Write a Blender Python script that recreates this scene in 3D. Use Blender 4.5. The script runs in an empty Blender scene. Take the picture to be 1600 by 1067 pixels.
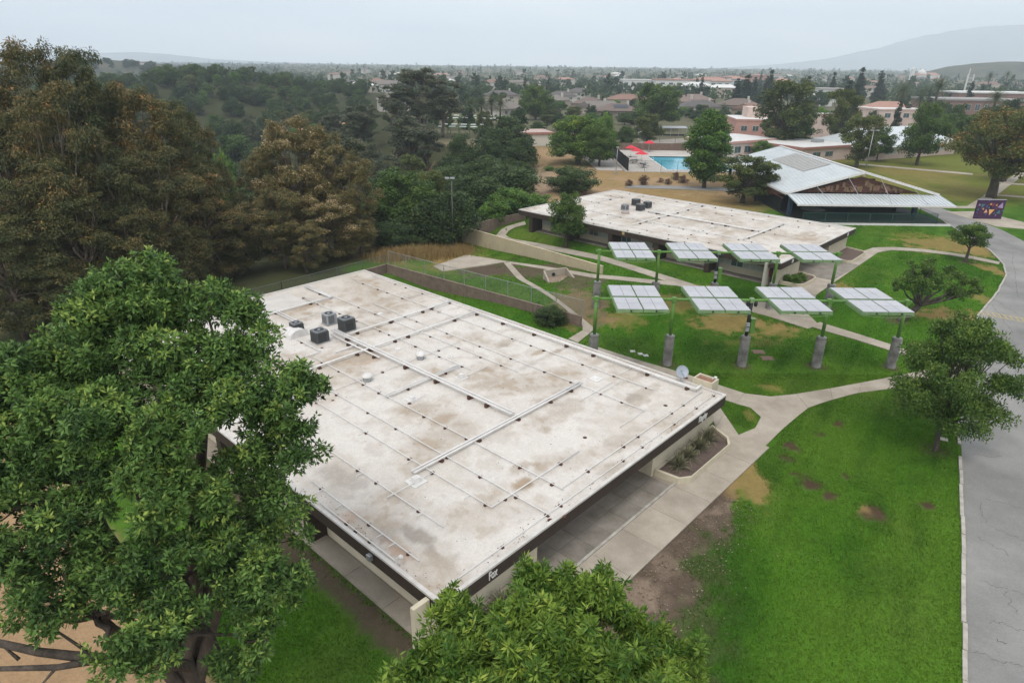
import bpy, math, random
import numpy as np
from mathutils import Vector, Matrix
R_ = math.radians
# ------------------------------------------------------------------ camera
FPX, HY, ROLL, CAMH = 1020.0, 100.6, R_(0.66), 22.0
TH = math.atan((533.5 - HY) / FPX)
SC = bpy.context.scene
COL = SC.collection
cam_d = bpy.data.cameras.new('camera'); cam = bpy.data.objects.new('camera', cam_d); COL.objects.link(cam)
cam_d.sensor_width = 36.0; cam_d.lens = 36.0 * FPX / 1600.0; cam_d.clip_start = 0.5; cam_d.clip_end = 40000
_c, _s = math.cos(ROLL), math.sin(ROLL)
_R = Vector((1, 0, 0)); _U = Vector((0, math.sin(TH), math.cos(TH))); _F = Vector((0, math.cos(TH), -math.sin(TH)))
_R2 = _R * _c + _U * _s; _U2 = _U * _c - _R * _s
m = Matrix((_R2, _U2, -_F)).transposed().to_4x4(); m.translation = (0, 0, CAMH); cam.matrix_world = m
SC.camera = cam
# ------------------------------------------------------------------ world, sun, exposure
W = bpy.data.worlds.new('World'); SC.world = W; W.use_nodes = True
nt = W.node_tree; nt.nodes.clear()
out = nt.nodes.new('ShaderNodeOutputWorld'); add = nt.nodes.new('ShaderNodeAddShader')
b1 = nt.nodes.new('ShaderNodeBackground'); b2 = nt.nodes.new('ShaderNodeBackground')
sky = nt.nodes.new('ShaderNodeTexSky'); sky.sky_type = 'NISHITA'; sky.sun_disc = False
SUN_EL, SUN_ROT = R_(62), R_(200)
sky.sun_elevation = SUN_EL; sky.sun_rotation = SUN_ROT; sky.dust_density = 4.0; sky.air_density = 1.0
b1.inputs[1].default_value = 0.05
nt.links.new(sky.outputs[0], b1.inputs[0])
# overcast deck: a slow, soft cloud pattern over the whole dome
tc = nt.nodes.new('ShaderNodeTexCoord'); mp = nt.nodes.new('ShaderNodeMapping'); mp.inputs['Scale'].default_value = (1.4, 1.4, 9.0)
nz = nt.nodes.new('ShaderNodeTexNoise'); nz.inputs['Scale'].default_value = 2.2; nz.inputs['Detail'].default_value = 5; nz.inputs['Roughness'].default_value = 0.5
cr = nt.nodes.new('ShaderNodeValToRGB'); cr.color_ramp.elements[0].position = 0.3; cr.color_ramp.elements[1].position = 0.7
cr.color_ramp.elements[0].color = (0.78, 0.84, 0.905, 1); cr.color_ramp.elements[1].color = (1.0, 1.0, 1.0, 1)
nt.links.new(tc.outputs['Generated'], mp.inputs[0]); nt.links.new(mp.outputs[0], nz.inputs['Vector']); nt.links.new(nz.outputs['Fac'], cr.inputs[0])
nt.links.new(cr.outputs[0], b2.inputs[0]); b2.inputs[1].default_value = 1.10
nt.links.new(b1.outputs[0], add.inputs[0]); nt.links.new(b2.outputs[0], add.inputs[1]); nt.links.new(add.outputs[0], out.inputs[0])
sun_d = bpy.data.lights.new('sun', 'SUN'); sun = bpy.data.objects.new('sun', sun_d); COL.objects.link(sun)
sun_d.energy = 1.3; sun_d.angle = R_(18); sun_d.color = (1.0, 0.97, 0.92)
_sd = Vector((math.sin(SUN_ROT) * math.cos(SUN_EL), math.cos(SUN_ROT) * math.cos(SUN_EL), math.sin(SUN_EL)))
sun.rotation_euler = _sd.to_track_quat('Z', 'Y').to_euler(); sun.location = (0, 0, 200)
SC.view_settings.view_transform = 'Standard'; SC.view_settings.look = 'None'; SC.view_settings.exposure = 0.0; SC.view_settings.gamma = 1
SC.view_settings.use_curve_mapping = False
SC.cycles.max_bounces = 6; SC.cycles.diffuse_bounces = 3; SC.cycles.glossy_bounces = 3; SC.cycles.transmission_bounces = 4
SC.cycles.volume_bounces = 2; SC.cycles.transparent_max_bounces = 8; SC.cycles.use_denoising = True; SC.cycles.use_adaptive_sampling = True
SC.cycles.adaptive_threshold = 0.02; SC.cycles.caustics_reflective = False; SC.cycles.caustics_refractive = False
# ------------------------------------------------------------------ pixel -> place
def _dir(px, py):
    a = (px - 800) / FPX; b = -(py - 533.5) / FPX
    return _F + _R2 * a + _U2 * b
def P(px, py, z=0.0):
    d = _dir(px, py); t = (z - CAMH) / d.z
    return Vector((d.x * t, d.y * t, z))
def PY(px, py, Y):
    d = _dir(px, py); t = Y / d.y
    return Vector((d.x * t, Y, CAMH + d.z * t))
# ------------------------------------------------------------------ numpy value noise
_rs = np.random.RandomState(7); _G = _rs.rand(256, 256)
def vnoise(x, y):
    x = np.asarray(x, float); y = np.asarray(y, float)
    xi = np.floor(x).astype(int); yi = np.floor(y).astype(int); fx = x - xi; fy = y - yi
    fx = fx * fx * (3 - 2 * fx); fy = fy * fy * (3 - 2 * fy)
    g = lambda a, b: _G[a & 255, b & 255]
    return (g(xi, yi) * (1 - fx) + g(xi + 1, yi) * fx) * (1 - fy) + (g(xi, yi + 1) * (1 - fx) + g(xi + 1, yi + 1) * fx) * fy
def fbm(x, y, o=4):
    s = 0; a = .5; t = 0
    for i in range(o):
        s = s + a * vnoise(np.asarray(x) * 2 ** i + 17.3 * i, np.asarray(y) * 2 ** i + 9.1 * i); t += a; a *= .5
    return s / t
def sstep(a, b, x):
    t = np.clip((np.asarray(x, float) - a) / (b - a), 0, 1); return t * t * (3 - 2 * t)
# ------------------------------------------------------------------ mesh helpers
class MB:
    def __init__(s): s.v = []; s.f = []
    def add(s, vs, fs):
        n = len(s.v); s.v += [tuple(v) for v in vs]; s.f += [tuple(i + n for i in f) for f in fs]; return s
    def box(s, x0, x1, y0, y1, z0, z1):
        return s.add([(x0, y0, z0), (x1, y0, z0), (x1, y1, z0), (x0, y1, z0), (x0, y0, z1), (x1, y0, z1), (x1, y1, z1), (x0, y1, z1)],
                     [(3, 2, 1, 0), (4, 5, 6, 7), (0, 1, 5, 4), (1, 2, 6, 5), (2, 3, 7, 6), (3, 0, 4, 7)])
    def bar(s, a, b, w, h=None, up=(0, 0, 1)):
        h = h or w; a = Vector(a); b = Vector(b); d = (b - a).normalized(); u = Vector(up)
        if abs(d.dot(u)) > .95: u = Vector((1, 0, 0))
        x = d.cross(u).normalized() * w / 2; y = x.cross(d).normalized() * h / 2
        return s.add([a - x - y, a + x - y, a + x + y, a - x + y, b - x - y, b + x - y, b + x + y, b - x + y],
                     [(3, 2, 1, 0), (4, 5, 6, 7), (0, 1, 5, 4), (1, 2, 6, 5), (2, 3, 7, 6), (3, 0, 4, 7)])
    def tube(s, pts, rad, n=8, cap=True):
        pts = [Vector(p) for p in pts]; rad = rad if hasattr(rad, '__len__') else [rad] * len(pts)
        vs = []; fs = []; ref = None
        for i, p in enumerate(pts):
            d = (pts[min(i + 1, len(pts) - 1)] - pts[max(i - 1, 0)])
            d = d.normalized() if d.length > 1e-9 else Vector((0, 0, 1))
            if ref is None: ref = Vector((1, 0, 0)) if abs(d.x) < .8 else Vector((0, 1, 0))
            x = (ref - d * ref.dot(d)).normalized(); ref = x; y = d.cross(x)
            for k in range(n):
                a = 2 * math.pi * k / n; vs.append(p + (x * math.cos(a) + y * math.sin(a)) * rad[i])
        for i in range(len(pts) - 1):
            for k in range(n):
                a = i * n + k; b = i * n + (k + 1) % n; fs.append((a, b, b + n, a + n))
        if cap:
            fs.append(tuple(range(n))[::-1]); fs.append(tuple(range((len(pts) - 1) * n, len(pts) * n)))
        return s.add(vs, fs)
    def lathe(s, prof, n=14, c=(0, 0, 0)):
        return s.tube([(c[0], c[1], c[2] + z) for r, z in prof], [max(r, .001) for r, z in prof], n)
    def prism(s, poly, z0, z1):
        ar = sum(poly[i][0] * poly[(i + 1) % len(poly)][1] - poly[(i + 1) % len(poly)][0] * poly[i][1] for i in range(len(poly)))
        if ar < 0: poly = poly[::-1]
        n = len(poly); fz = lambda z, p: z(p[0], p[1]) if callable(z) else z
        vs = [(p[0], p[1], fz(z0, p)) for p in poly] + [(p[0], p[1], fz(z1, p)) for p in poly]
        return s.add(vs, [tuple(range(n))[::-1], tuple(range(n, 2 * n))] + [(i, (i + 1) % n, n + (i + 1) % n, n + i) for i in range(n)])
    def mesh(s, name):
        me = bpy.data.meshes.new(name); me.from_pydata(s.v, [], s.f); me.update(); return me
def link(name, me, mat=None, parent=None):
    o = bpy.data.objects.new(name, me); COL.objects.link(o)
    if mat is not None and len(me.materials) == 0: me.materials.append(mat)
    if parent: o.parent = parent
    return o
def obj(name, mb, mat, parent=None, smooth=False):
    me = mb.mesh(name)
    if smooth: me.polygons.foreach_set('use_smooth', [True] * len(me.polygons))
    return link(name, me, mat, parent)
def tag(o, label, cat, group=None):
    o['label'] = label; o['category'] = cat
    if group: o['group'] = group
    return o
def thing(name, label, cat, loc=(0, 0, 0), rz=0.0, group=None):
    o = bpy.data.objects.new(name, None); COL.objects.link(o); o.empty_display_size = .2
    o.location = loc; o.rotation_euler = (0, 0, rz); return tag(o, label, cat, group)
def struct(o): o['kind'] = 'structure'; return o
def stuff(o): o['kind'] = 'stuff'; return o
def np_mesh(name, v, q, tint=None):
    me = bpy.data.meshes.new(name); n = len(q); k = q.shape[1]
    me.vertices.add(len(v)); me.vertices.foreach_set('co', np.ascontiguousarray(v, np.float32).ravel())
    me.loops.add(n * k); me.loops.foreach_set('vertex_index', np.ascontiguousarray(q, np.int32).ravel())
    me.polygons.add(n); me.polygons.foreach_set('loop_start', np.arange(0, n * k, k, dtype=np.int32))
    me.update(calc_edges=True)
    if tint is not None:
        a = me.attributes.new('tint', 'FLOAT', 'FACE'); a.data.foreach_set('value', np.ascontiguousarray(tint, np.float32))
    return me
# ------------------------------------------------------------------ materials
MATS = {}
def mat(name, c1, c2=None, rough=.8, scale=6.0, bump=0.0, bscale=None, spec=.3, metal=0.0, detail=6, stretch=None, var=0.0, speck=0.0):
    if name in MATS: return MATS[name]
    m = bpy.data.materials.new(name); m.use_nodes = True; n = m.node_tree; p = n.nodes['Principled BSDF']
    p.inputs['Roughness'].default_value = rough; p.inputs['Metallic'].default_value = metal; p.inputs['Specular IOR Level'].default_value = spec
    tcn = n.nodes.new('ShaderNodeTexCoord'); src = tcn.outputs['Object']
    if stretch:
        mpn = n.nodes.new('ShaderNodeMapping'); mpn.inputs['Scale'].default_value = stretch; n.links.new(src, mpn.inputs[0]); src = mpn.outputs[0]
    if c2 is None: c2 = tuple(c * .82 for c in c1)
    tx = n.nodes.new('ShaderNodeTexNoise'); tx.inputs['Scale'].default_value = scale; tx.inputs['Detail'].default_value = detail; tx.inputs['Roughness'].default_value = .65
    n.links.new(src, tx.inputs['Vector'])
    rp = n.nodes.new('ShaderNodeValToRGB'); rp.color_ramp.elements[0].position = .34; rp.color_ramp.elements[1].position = .68
    rp.color_ramp.elements[0].color = (*c2, 1); rp.color_ramp.elements[1].color = (*c1, 1)
    n.links.new(tx.outputs['Fac'], rp.inputs[0]); col = rp.outputs[0]
    if var:
        oi = n.nodes.new('ShaderNodeObjectInfo'); mr = n.nodes.new('ShaderNodeMapRange'); mr.inputs['To Min'].default_value = 1 - var; mr.inputs['To Max'].default_value = 1 + var * .7; n.links.new(oi.outputs['Random'], mr.inputs[0])
        vm = n.nodes.new('ShaderNodeVectorMath'); vm.operation = 'SCALE'; n.links.new(col, vm.inputs[0]); n.links.new(mr.outputs[0], vm.inputs['Scale']); col = vm.outputs[0]
    if speck:
        t3 = n.nodes.new('ShaderNodeTexNoise'); t3.inputs['Scale'].default_value = 11.0; t3.inputs['Detail'].default_value = 8; t3.inputs['Roughness'].default_value = .8; n.links.new(src, t3.inputs['Vector'])
        mr = n.nodes.new('ShaderNodeMapRange'); mr.inputs['From Min'].default_value = .3; mr.inputs['From Max'].default_value = .7; mr.inputs['To Min'].default_value = 1 - speck; mr.inputs['To Max'].default_value = 1 + speck; n.links.new(t3.outputs['Fac'], mr.inputs[0])
        vm = n.nodes.new('ShaderNodeVectorMath'); vm.operation = 'SCALE'; n.links.new(col, vm.inputs[0]); n.links.new(mr.outputs[0], vm.inputs['Scale']); col = vm.outputs[0]
    n.links.new(col, p.inputs['Base Color'])
    if bump:
        t2 = n.nodes.new('ShaderNodeTexNoise'); t2.inputs['Scale'].default_value = bscale or scale * 5; t2.inputs['Detail'].default_value = 4
        n.links.new(src, t2.inputs['Vector']); bp = n.nodes.new('ShaderNodeBump'); bp.inputs['Strength'].default_value = bump; bp.inputs['Distance'].default_value = .05
        n.links.new(t2.outputs['Fac'], bp.inputs['Height']); n.links.new(bp.outputs[0], p.inputs['Normal'])
    MATS[name] = m; return m
def leafmat(name, dark, light, tip=None, trans=.25):
    m = bpy.data.materials.new(name); m.use_nodes = True; n = m.node_tree; p = n.nodes['Principled BSDF']
    p.inputs['Roughness'].default_value = .5; p.inputs['Specular IOR Level'].default_value = .2
    at = n.nodes.new('ShaderNodeAttribute'); at.attribute_name = 'tint'
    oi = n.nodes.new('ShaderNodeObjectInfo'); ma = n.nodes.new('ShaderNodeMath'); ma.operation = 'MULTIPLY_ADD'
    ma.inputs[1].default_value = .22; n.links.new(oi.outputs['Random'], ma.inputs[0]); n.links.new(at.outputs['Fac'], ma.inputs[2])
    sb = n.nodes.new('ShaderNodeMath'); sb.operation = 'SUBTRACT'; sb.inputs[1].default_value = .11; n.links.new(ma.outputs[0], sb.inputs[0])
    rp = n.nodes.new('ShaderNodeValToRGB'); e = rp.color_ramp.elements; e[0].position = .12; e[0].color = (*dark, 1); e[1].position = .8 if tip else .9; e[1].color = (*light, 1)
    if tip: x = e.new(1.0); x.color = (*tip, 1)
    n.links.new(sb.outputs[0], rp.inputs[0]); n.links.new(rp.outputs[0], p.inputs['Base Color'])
    tr = n.nodes.new('ShaderNodeBsdfTranslucent'); n.links.new(rp.outputs[0], tr.inputs['Color'])
    mx = n.nodes.new('ShaderNodeMixShader'); mx.inputs[0].default_value = trans
    n.links.new(p.outputs[0], mx.inputs[1]); n.links.new(tr.outputs[0], mx.inputs[2]); n.links.new(mx.outputs[0], n.nodes['Material Output'].inputs[0])
    MATS[name] = m; return m
def attrmat(name, attr, rough=.9, fine=((3.0, .25), (25.0, .3)), bump=.4, bscale=30.0):
    """base colour from a colour attribute, broken up by two fine noises"""
    m = bpy.data.materials.new(name); m.use_nodes = True; n = m.node_tree; p = n.nodes['Principled BSDF']
    p.inputs['Roughness'].default_value = rough; p.inputs['Specular IOR Level'].default_value = .03
    at = n.nodes.new('ShaderNodeAttribute'); at.attribute_name = attr; col = at.outputs['Color']
    tcn = n.nodes.new('ShaderNodeTexCoord')
    for sc_, amt in fine:
        t = n.nodes.new('ShaderNodeTexNoise'); t.inputs['Scale'].default_value = sc_; t.inputs['Detail'].default_value = 5; t.inputs['Roughness'].default_value = .7
        n.links.new(tcn.outputs['Object'], t.inputs['Vector'])
        mr = n.nodes.new('ShaderNodeMapRange'); mr.inputs['From Min'].default_value = .25; mr.inputs['From Max'].default_value = .75
        mr.inputs['To Min'].default_value = 1 - amt; mr.inputs['To Max'].default_value = 1 + amt; n.links.new(t.outputs['Fac'], mr.inputs[0])
        vm = n.nodes.new('ShaderNodeVectorMath'); vm.operation = 'SCALE'; n.links.new(col, vm.inputs[0]); n.links.new(mr.outputs[0], vm.inputs['Scale']); col = vm.outputs[0]
    n.links.new(col, p.inputs['Base Color'])
    t2 = n.nodes.new('ShaderNodeTexNoise'); t2.inputs['Scale'].default_value = bscale; t2.inputs['Detail'].default_value = 4
    n.links.new(tcn.outputs['Object'], t2.inputs['Vector']); bp = n.nodes.new('ShaderNodeBump'); bp.inputs['Strength'].default_value = bump; bp.inputs['Distance'].default_value = .06
    n.links.new(t2.outputs['Fac'], bp.inputs['Height']); n.links.new(bp.outputs[0], p.inputs['Normal'])
    MATS[name] = m; return m
M_conc = mat('concrete', (.40, .352, .285), (.28, .24, .19), .9, .55, .25, 40, var=.10, speck=.14)
M_conc2 = mat('concrete_grey', (.29, .26, .225), (.17, .15, .12), .9, .7, .25, 40, var=.14, speck=.14)
M_joint = mat('joint', (.16, .14, .11), None, .95)
M_kerb = mat('kerb_concrete', (.46, .43, .38), (.28, .26, .22), .9, 2.0, .3)
M_asph = mat('asphalt', (.28, .272, .256), (.17, .166, .157), .92, .16, .5, 60, speck=.16)
M_crack = mat('crack', (.115, .11, .105), None, .95)
M_cream = mat('cream_stucco', (.55, .49, .37), (.47, .42, .31), .9, 1.2, .15, 60)
M_brown = mat('brown_fascia', (.050, .034, .027), (.036, .025, .02), .75, 2.0, .1)
M_white = mat('white_paint', (.66, .65, .63), (.54, .52, .49), .6, 3.0)
M_pipe = mat('white_pipe', (.66, .655, .64), (.56, .54, .51), .5, 2.0)
M_rust = mat('rusty_block', (.11, .055, .035), (.06, .03, .02), .95, 8.0, .4)
M_metal = mat('galvanised', (.42, .43, .44), (.30, .31, .32), .45, 5.0, 0, None, .5, .6)
M_dark = mat('dark_metal', (.035, .037, .04), (.022, .023, .025), .5, 6.0, 0, None, .4, .3)
M_unit = mat('unit_louvre', (.07, .075, .075), (.045, .047, .047), .6, 7.0)
M_unitg = mat('unit_grey', (.33, .34, .35), (.25, .26, .27), .5, 4.0)
M_green = mat('green_paint', (.115, .24, .045), (.085, .185, .04), .5, 3.0, .08)
M_greenlt = mat('green_frame', (.20, .30, .155), (.15, .24, .115), .5, 3.0)
M_block = mat('split_face_block', (.34, .325, .31), (.12, .115, .11), .95, 1.1, .9, 14)
M_blockb = mat('brown_block', (.24, .18, .14), (.16, .12, .095), .95, 1.5, .6, 16)
M_tan = mat('tan_block', (.52, .44, .29), (.45, .38, .26), .95, .8, .5, 16)
M_glass = mat('window_glass', (.10, .14, .145), (.05, .075, .08), .12, .6, 0, None, .8)
M_blind = mat('window_blind', (.44, .45, .43), (.34, .35, .33), .5, .9)
M_frame = mat('window_frame', (.55, .56, .54), None, .5)
M_bark = mat('bark', (.105, .085, .07), (.045, .037, .03), .95, 5.0, .8, 14, stretch=(1, 1, .3))
M_barkp = mat('pale_bark', (.19, .15, .115), (.085, .065, .05), .9, 3.0, .5, 10, stretch=(1, 1, .3))
M_mulch = mat('mulch', (.17, .12, .10), (.09, .065, .055), 1.0, 12.0, .8, 40)
# ------------------------------------------------------------------ terrain
EDGE = [(-75, 5), (-42.5, 48), (-15.5, 75.5), (-7.8, 86), (1.5, 101), (5, 130), (13, 158), (2, 186), (-26, 204), (-44, 262), (-60, 335), (-85, 460), (-150, 640)]
def edge_d(x, y):
    best = np.full(np.shape(x), 1e9); sgn = np.ones(np.shape(x))
    for (ax, ay), (bx, by) in zip(EDGE[:-1], EDGE[1:]):
        dx, dy = bx - ax, by - ay; L = dx * dx + dy * dy
        t = np.clip(((x - ax) * dx + (y - ay) * dy) / L, 0, 1)
        d = np.hypot(x - ax - t * dx, y - ay - t * dy); cr_ = dx * (y - ay) - dy * (x - ax)
        k = d < best - 1e-9; best = np.where(k, d, best); sgn = np.where(k, np.sign(cr_), sgn)
    return best * sgn
POOL = (34.5, 58.0, 150.5, 174.0)   # x0 x1 y0 y1
def terr(x, y):
    x = np.asarray(x, float); y = np.asarray(y, float)
    d = edge_d(x, y)
    h = .4 * sstep(54, 66, y) * sstep(-8, 4, x)
    # sunken plot in front of the tan wall
    h = h - .75 * sstep(14, -4, x) * sstep(58, 74, y) * sstep(3, -2, x + y - 84 - 6) * (1 - sstep(0, 6, d)) * sstep(-14, -8, x + .0)
    fade = 1 - sstep(420, 800, y)
    h = h - 12.5 * sstep(1.5, 62, d) * fade * (1 - .35 * sstep(150, 300, y))
    h = h + 19 * np.exp(-((x + 175) / 70) ** 2 - ((y - 410) / 85) ** 2) + 10 * np.exp(-((x + 330) / 110) ** 2 - ((y - 440) / 120) ** 2)
    h = h + sstep(500, 3000, y) * 7
    h = h + .5 * (fbm(x / 30, y / 30, 3) - .5) * sstep(3, 25, d)
    h = np.where((x > POOL[0] - .3) & (x < POOL[1] + .3) & (y > POOL[2] - .3) & (y < POOL[3] + .3), -2.2, h)
    return h
def T(x, y): return float(terr(np.array([x]), np.array([y]))[0])
# building frames (near roof corner, ground level, roof height, heading of the front)
B1Z, B2Z = 2.85, 3.25
_c1 = P(689, 943, B1Z); B1 = dict(o=Vector((_c1.x, _c1.y, 0)), a=R_(47.5), W=24.0, L=38.7, zr=B1Z, g=0.0)
_c2 = P(1221, 411, B2Z); B2 = dict(o=Vector((_c2.x, _c2.y, .4)), a=R_(46.6), W=22.8, L=37.4, zr=B2Z - .4, g=.4)
def to_loc(B, p):
    d = p - B['o']; c, s = math.cos(B['a']), math.sin(B['a']); return d.x * c + d.y * s, -d.x * s + d.y * c
def to_wld(B, x, y, z=0.0):
    c, s = math.cos(B['a']), math.sin(B['a']); return Vector((B['o'].x + x * c - y * s, B['o'].y + x * s + y * c, z))
def lines(segs):
    r = [segs[0][0]]
    for a, b, st in segs:
        n = max(1, int(round((b - a) / st))); r += [a + (b - a) * (i + 1) / n for i in range(n)]
    return np.array(r)
def grow(a, st, k, lim):
    r = []; 
    while a < lim: st *= k; a += st; r.append(a)
    return r
_gx = lines([(-48, -14, .5), (-14, 36, .34), (36, 78, .5)]); _gx = np.concatenate([-np.array(grow(48, .5, 1.08, 5000))[::-1], _gx, np.array(grow(78, .5, 1.08, 5000))])
_gy = lines([(6, 12, .5), (12, 44, .34), (44, 112, .5)]); _gy = np.concatenate([[-60, -30, -12, -2, 3], _gy, np.array(grow(112, .5, 1.045, 5000))])
GX, GY = np.meshgrid(_gx, _gy); GZ = terr(GX, GY)
LAWN = np.array([.043, .118, .010]); LAWN2 = np.array([.066, .140, .015]); LAWN3 = np.array([.028, .078, .009])
DRY = np.array([.24, .165, .065]); DIRT = np.array([.095, .070, .051]); PALE = np.array([.25, .19, .14]); TAN = np.array([.31, .21, .12])
WOODF = np.array([.045, .048, .022]); TOWN = np.array([.12, .115, .07]); HOLE = np.array([.065, .042, .028]); CHIP = np.array([.31, .205, .115]); YEL = np.array([.15, .145, .035])
def mixc(c, t, m): m = np.clip(m, 0, 1)[..., None]; return c * (1 - m) + t * m
_n1 = fbm(GX / 9, GY / 9, 4); _n2 = fbm(GX / 2.2 + 40, GY / 2.2, 4); _n3 = fbm(GX / 30 + 9, GY / 30, 3); _n4 = fbm(GX * 1.6, GY * 1.6, 3)
C = np.ones(GX.shape + (3,)) * LAWN
C = mixc(C, LAWN2, sstep(.42, .68, _n1)); C = mixc(C, np.array([.09, .145, .025]), sstep(.52, .72, fbm(GX / 3.5 + 70, GY / 6, 3)) * .5); C = mixc(C, LAWN3, sstep(.55, .75, _n2) * .55)
C = mixc(C, YEL, sstep(.62, .8, _n3 + .18 * (_n2 - .5)) * .35)
_d = edge_d(GX, GY)
_far = sstep(104, 116, GY - .12 * (GX - 40) + 8 * (_n1 - .5)) * (1 - sstep(46, 56, GX))
C = mixc(C, TAN, _far); C = mixc(C, DRY, _far * sstep(.5, .6, _n1) * .6); C = mixc(C, np.array([.10, .12, .04]), _far * sstep(.6, .75, _n2) * .35)
C = mixc(C, YEL, sstep(108, 125, GY) * sstep(46, 58, GX) * .75)
C = mixc(C, np.array([.20, .16, .06]), sstep(108, 125, GY) * sstep(46, 58, GX) * sstep(.5, .7, _n1) * .55)
C = mixc(C, TOWN, sstep(180, 215, GY))
C = mixc(C, WOODF, sstep(-1, 4, _d + 2.5 * (_n2 - .5)) * (1 - .75 * np.exp(-((GX - 6) / 9) ** 2 - ((GY - 128) / 26) ** 2)))
C = mixc(C, DRY, np.exp(-((GX + 12) / 7) ** 2 - ((GY - 80) / 5) ** 2) * 1.2 * sstep(.3, .6, _n2))
# wood-chip ground beyond the lawn, left of the near building
_lx = (GX - B1['o'].x) * math.cos(B1['a']) + (GY - B1['o'].y) * math.sin(B1['a']); _ly = -(GX - B1['o'].x) * math.sin(B1['a']) + (GY - B1['o'].y) * math.cos(B1['a'])
C = mixc(C, CHIP, sstep(-6.2, -7.2, _lx + 1.2 * (_n2 - .5)) * (1 - sstep(-2, 2, _d)) * sstep(-30, -8, _ly + 20))
C = mixc(C, DIRT, sstep(.85, .35, abs(_lx + .75) + .5 * (_n4 - .5)) * sstep(0, 1, _ly) * sstep(40, 36, _ly) * .95)
ZN = [(1160, 738, 32, 46, DRY, .85), 
 (985, 930, 50, 30, PALE, .65), (1130, 900, 50, 70, LAWN3, .7), (1120, 1000, 60, 60, LAWN3, .6), (1035, 880, 22, 30, PALE, .35),
 (1309, 661, 13, 6, HOLE, 1), (1281, 678, 12, 6, HOLE, 1), (1236, 698, 13, 9, HOLE, 1), (1232, 716, 13, 9, HOLE, 1), (1262, 753, 22, 14, HOLE, 1), (1297, 775, 16, 9, HOLE, 1), (1364, 802, 22, 17, HOLE, 1), (1352, 796, 10, 8, DRY, .7), (1448, 790, 13, 6, HOLE, 1), (1320, 744, 7, 6, HOLE, 1), (1240, 741, 15, 4, HOLE, 1),
 (765, 414, 45, 12, DIRT, 1), (740, 400, 26, 7, TAN, .8), (840, 422, 62, 13, DIRT, .9), (905, 445, 38, 16, DIRT, .75), (910, 480, 48, 26, np.array([.17, .125, .075]), .9), (975, 498, 30, 14, DRY, .5), (890, 505, 26, 12, DRY, .4), (850, 440, 30, 10, LAWN3, .5),
 (1150, 505, 62, 15, DRY, .8), (1060, 478, 40, 12, DRY, .6), (1200, 515, 42, 11, DRY, .55), (1090, 455, 26, 6, DRY, .6), (1170, 535, 60, 6, DRY, .25),
 (1318, 458, 22, 15, DRY, .7), (1482, 496, 44, 11, DRY, .95), (1525, 468, 14, 9, DRY, .6), (1556, 428, 14, 11, DRY, .8), (1480, 388, 66, 13, DRY, .75), (1530, 400, 30, 8, DRY, .7), (1420, 372, 30, 6, YEL, .6),
 (1205, 604, 22, 6, DRY, .5), (1170, 650, 10, 10, DRY, .5), (1350, 640, 80, 20, LAWN3, .35), (1440, 900, 60, 100, LAWN2, .5), (1300, 980, 80, 60, LAWN2, .5),
 (1430, 272, 70, 7, DRY, .5), (1400, 288, 40, 6, DRY, .4), (1100, 318, 70, 14, DRY, .75), (1040, 300, 60, 6, DRY, .6), (900, 258, 30, 6, np.array([.10, .13, .03]), .7), (850, 250, 30, 14, CHIP, .6), (850, 292, 24, 26, PALE, .55), (690, 260, 50, 18, CHIP, .7), (548, 182, 14, 5, CHIP, 1), (580, 137, 14, 5, CHIP, .9)]
C = mixc(C, WOODF * 1.3, sstep(38.9, 39.6, _ly) * sstep(29, 27, _lx) * (_lx > -8) * .9)
_u = GX * math.cos(R_(56)) + GY * math.sin(R_(56)); _v = -GX * math.sin(R_(56)) + GY * math.cos(R_(56))
_st = fbm(_v / 1.1, _u / 16, 3); _gm = (C[..., 1] > C[..., 0] * 1.5) * 1.0
C = mixc(C, LAWN2 * 1.12, sstep(.5, .62, _st) * .3 * _gm); C = mixc(C, LAWN3, sstep(.5, .38, _st) * .4 * _gm)
_bw = np.interp(_lx, [-8, 4, 9, 13, 17, 20], [5.2, 5.2, 4.4, 3.0, 1.2, .05]); _bd = (-3.1 - _ly) / _bw
_bm = sstep(1.1, .72, _bd + 1.0 * (_n2 - .5) + 1.1 * (_n4 - .5)) * (_ly < -2.6) * (_lx > -8) * (_lx < 20)
C = mixc(C, DIRT, _bm); C = mixc(C, PALE, _bm * sstep(.5, .65, _n1 * .5 + _n4 * .5) * .55); C = mixc(C, LAWN3, sstep(2.1, 1.0, _bd + .9 * (_n4 - .5)) * (1 - _bm) * (_ly < -2.6) * (_lx > -8) * (_lx < 17) * .55)
for px, py, rx, ry, col, st in ZN:
    c0 = P(px, py, 0); ex = abs(P(px + rx, py, 0).x - c0.x); ey = abs(P(px, max(py - ry, 112), 0).y - P(px, py + ry, 0).y) / 2
    r = np.hypot((GX - c0.x) / ex, (GY - c0.y) / ey)
    C = mixc(C, col, sstep(1.15, .7, r + 1.0 * (_n2 - .5) + 1.5 * (_n4 - .5)) * st)
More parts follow.
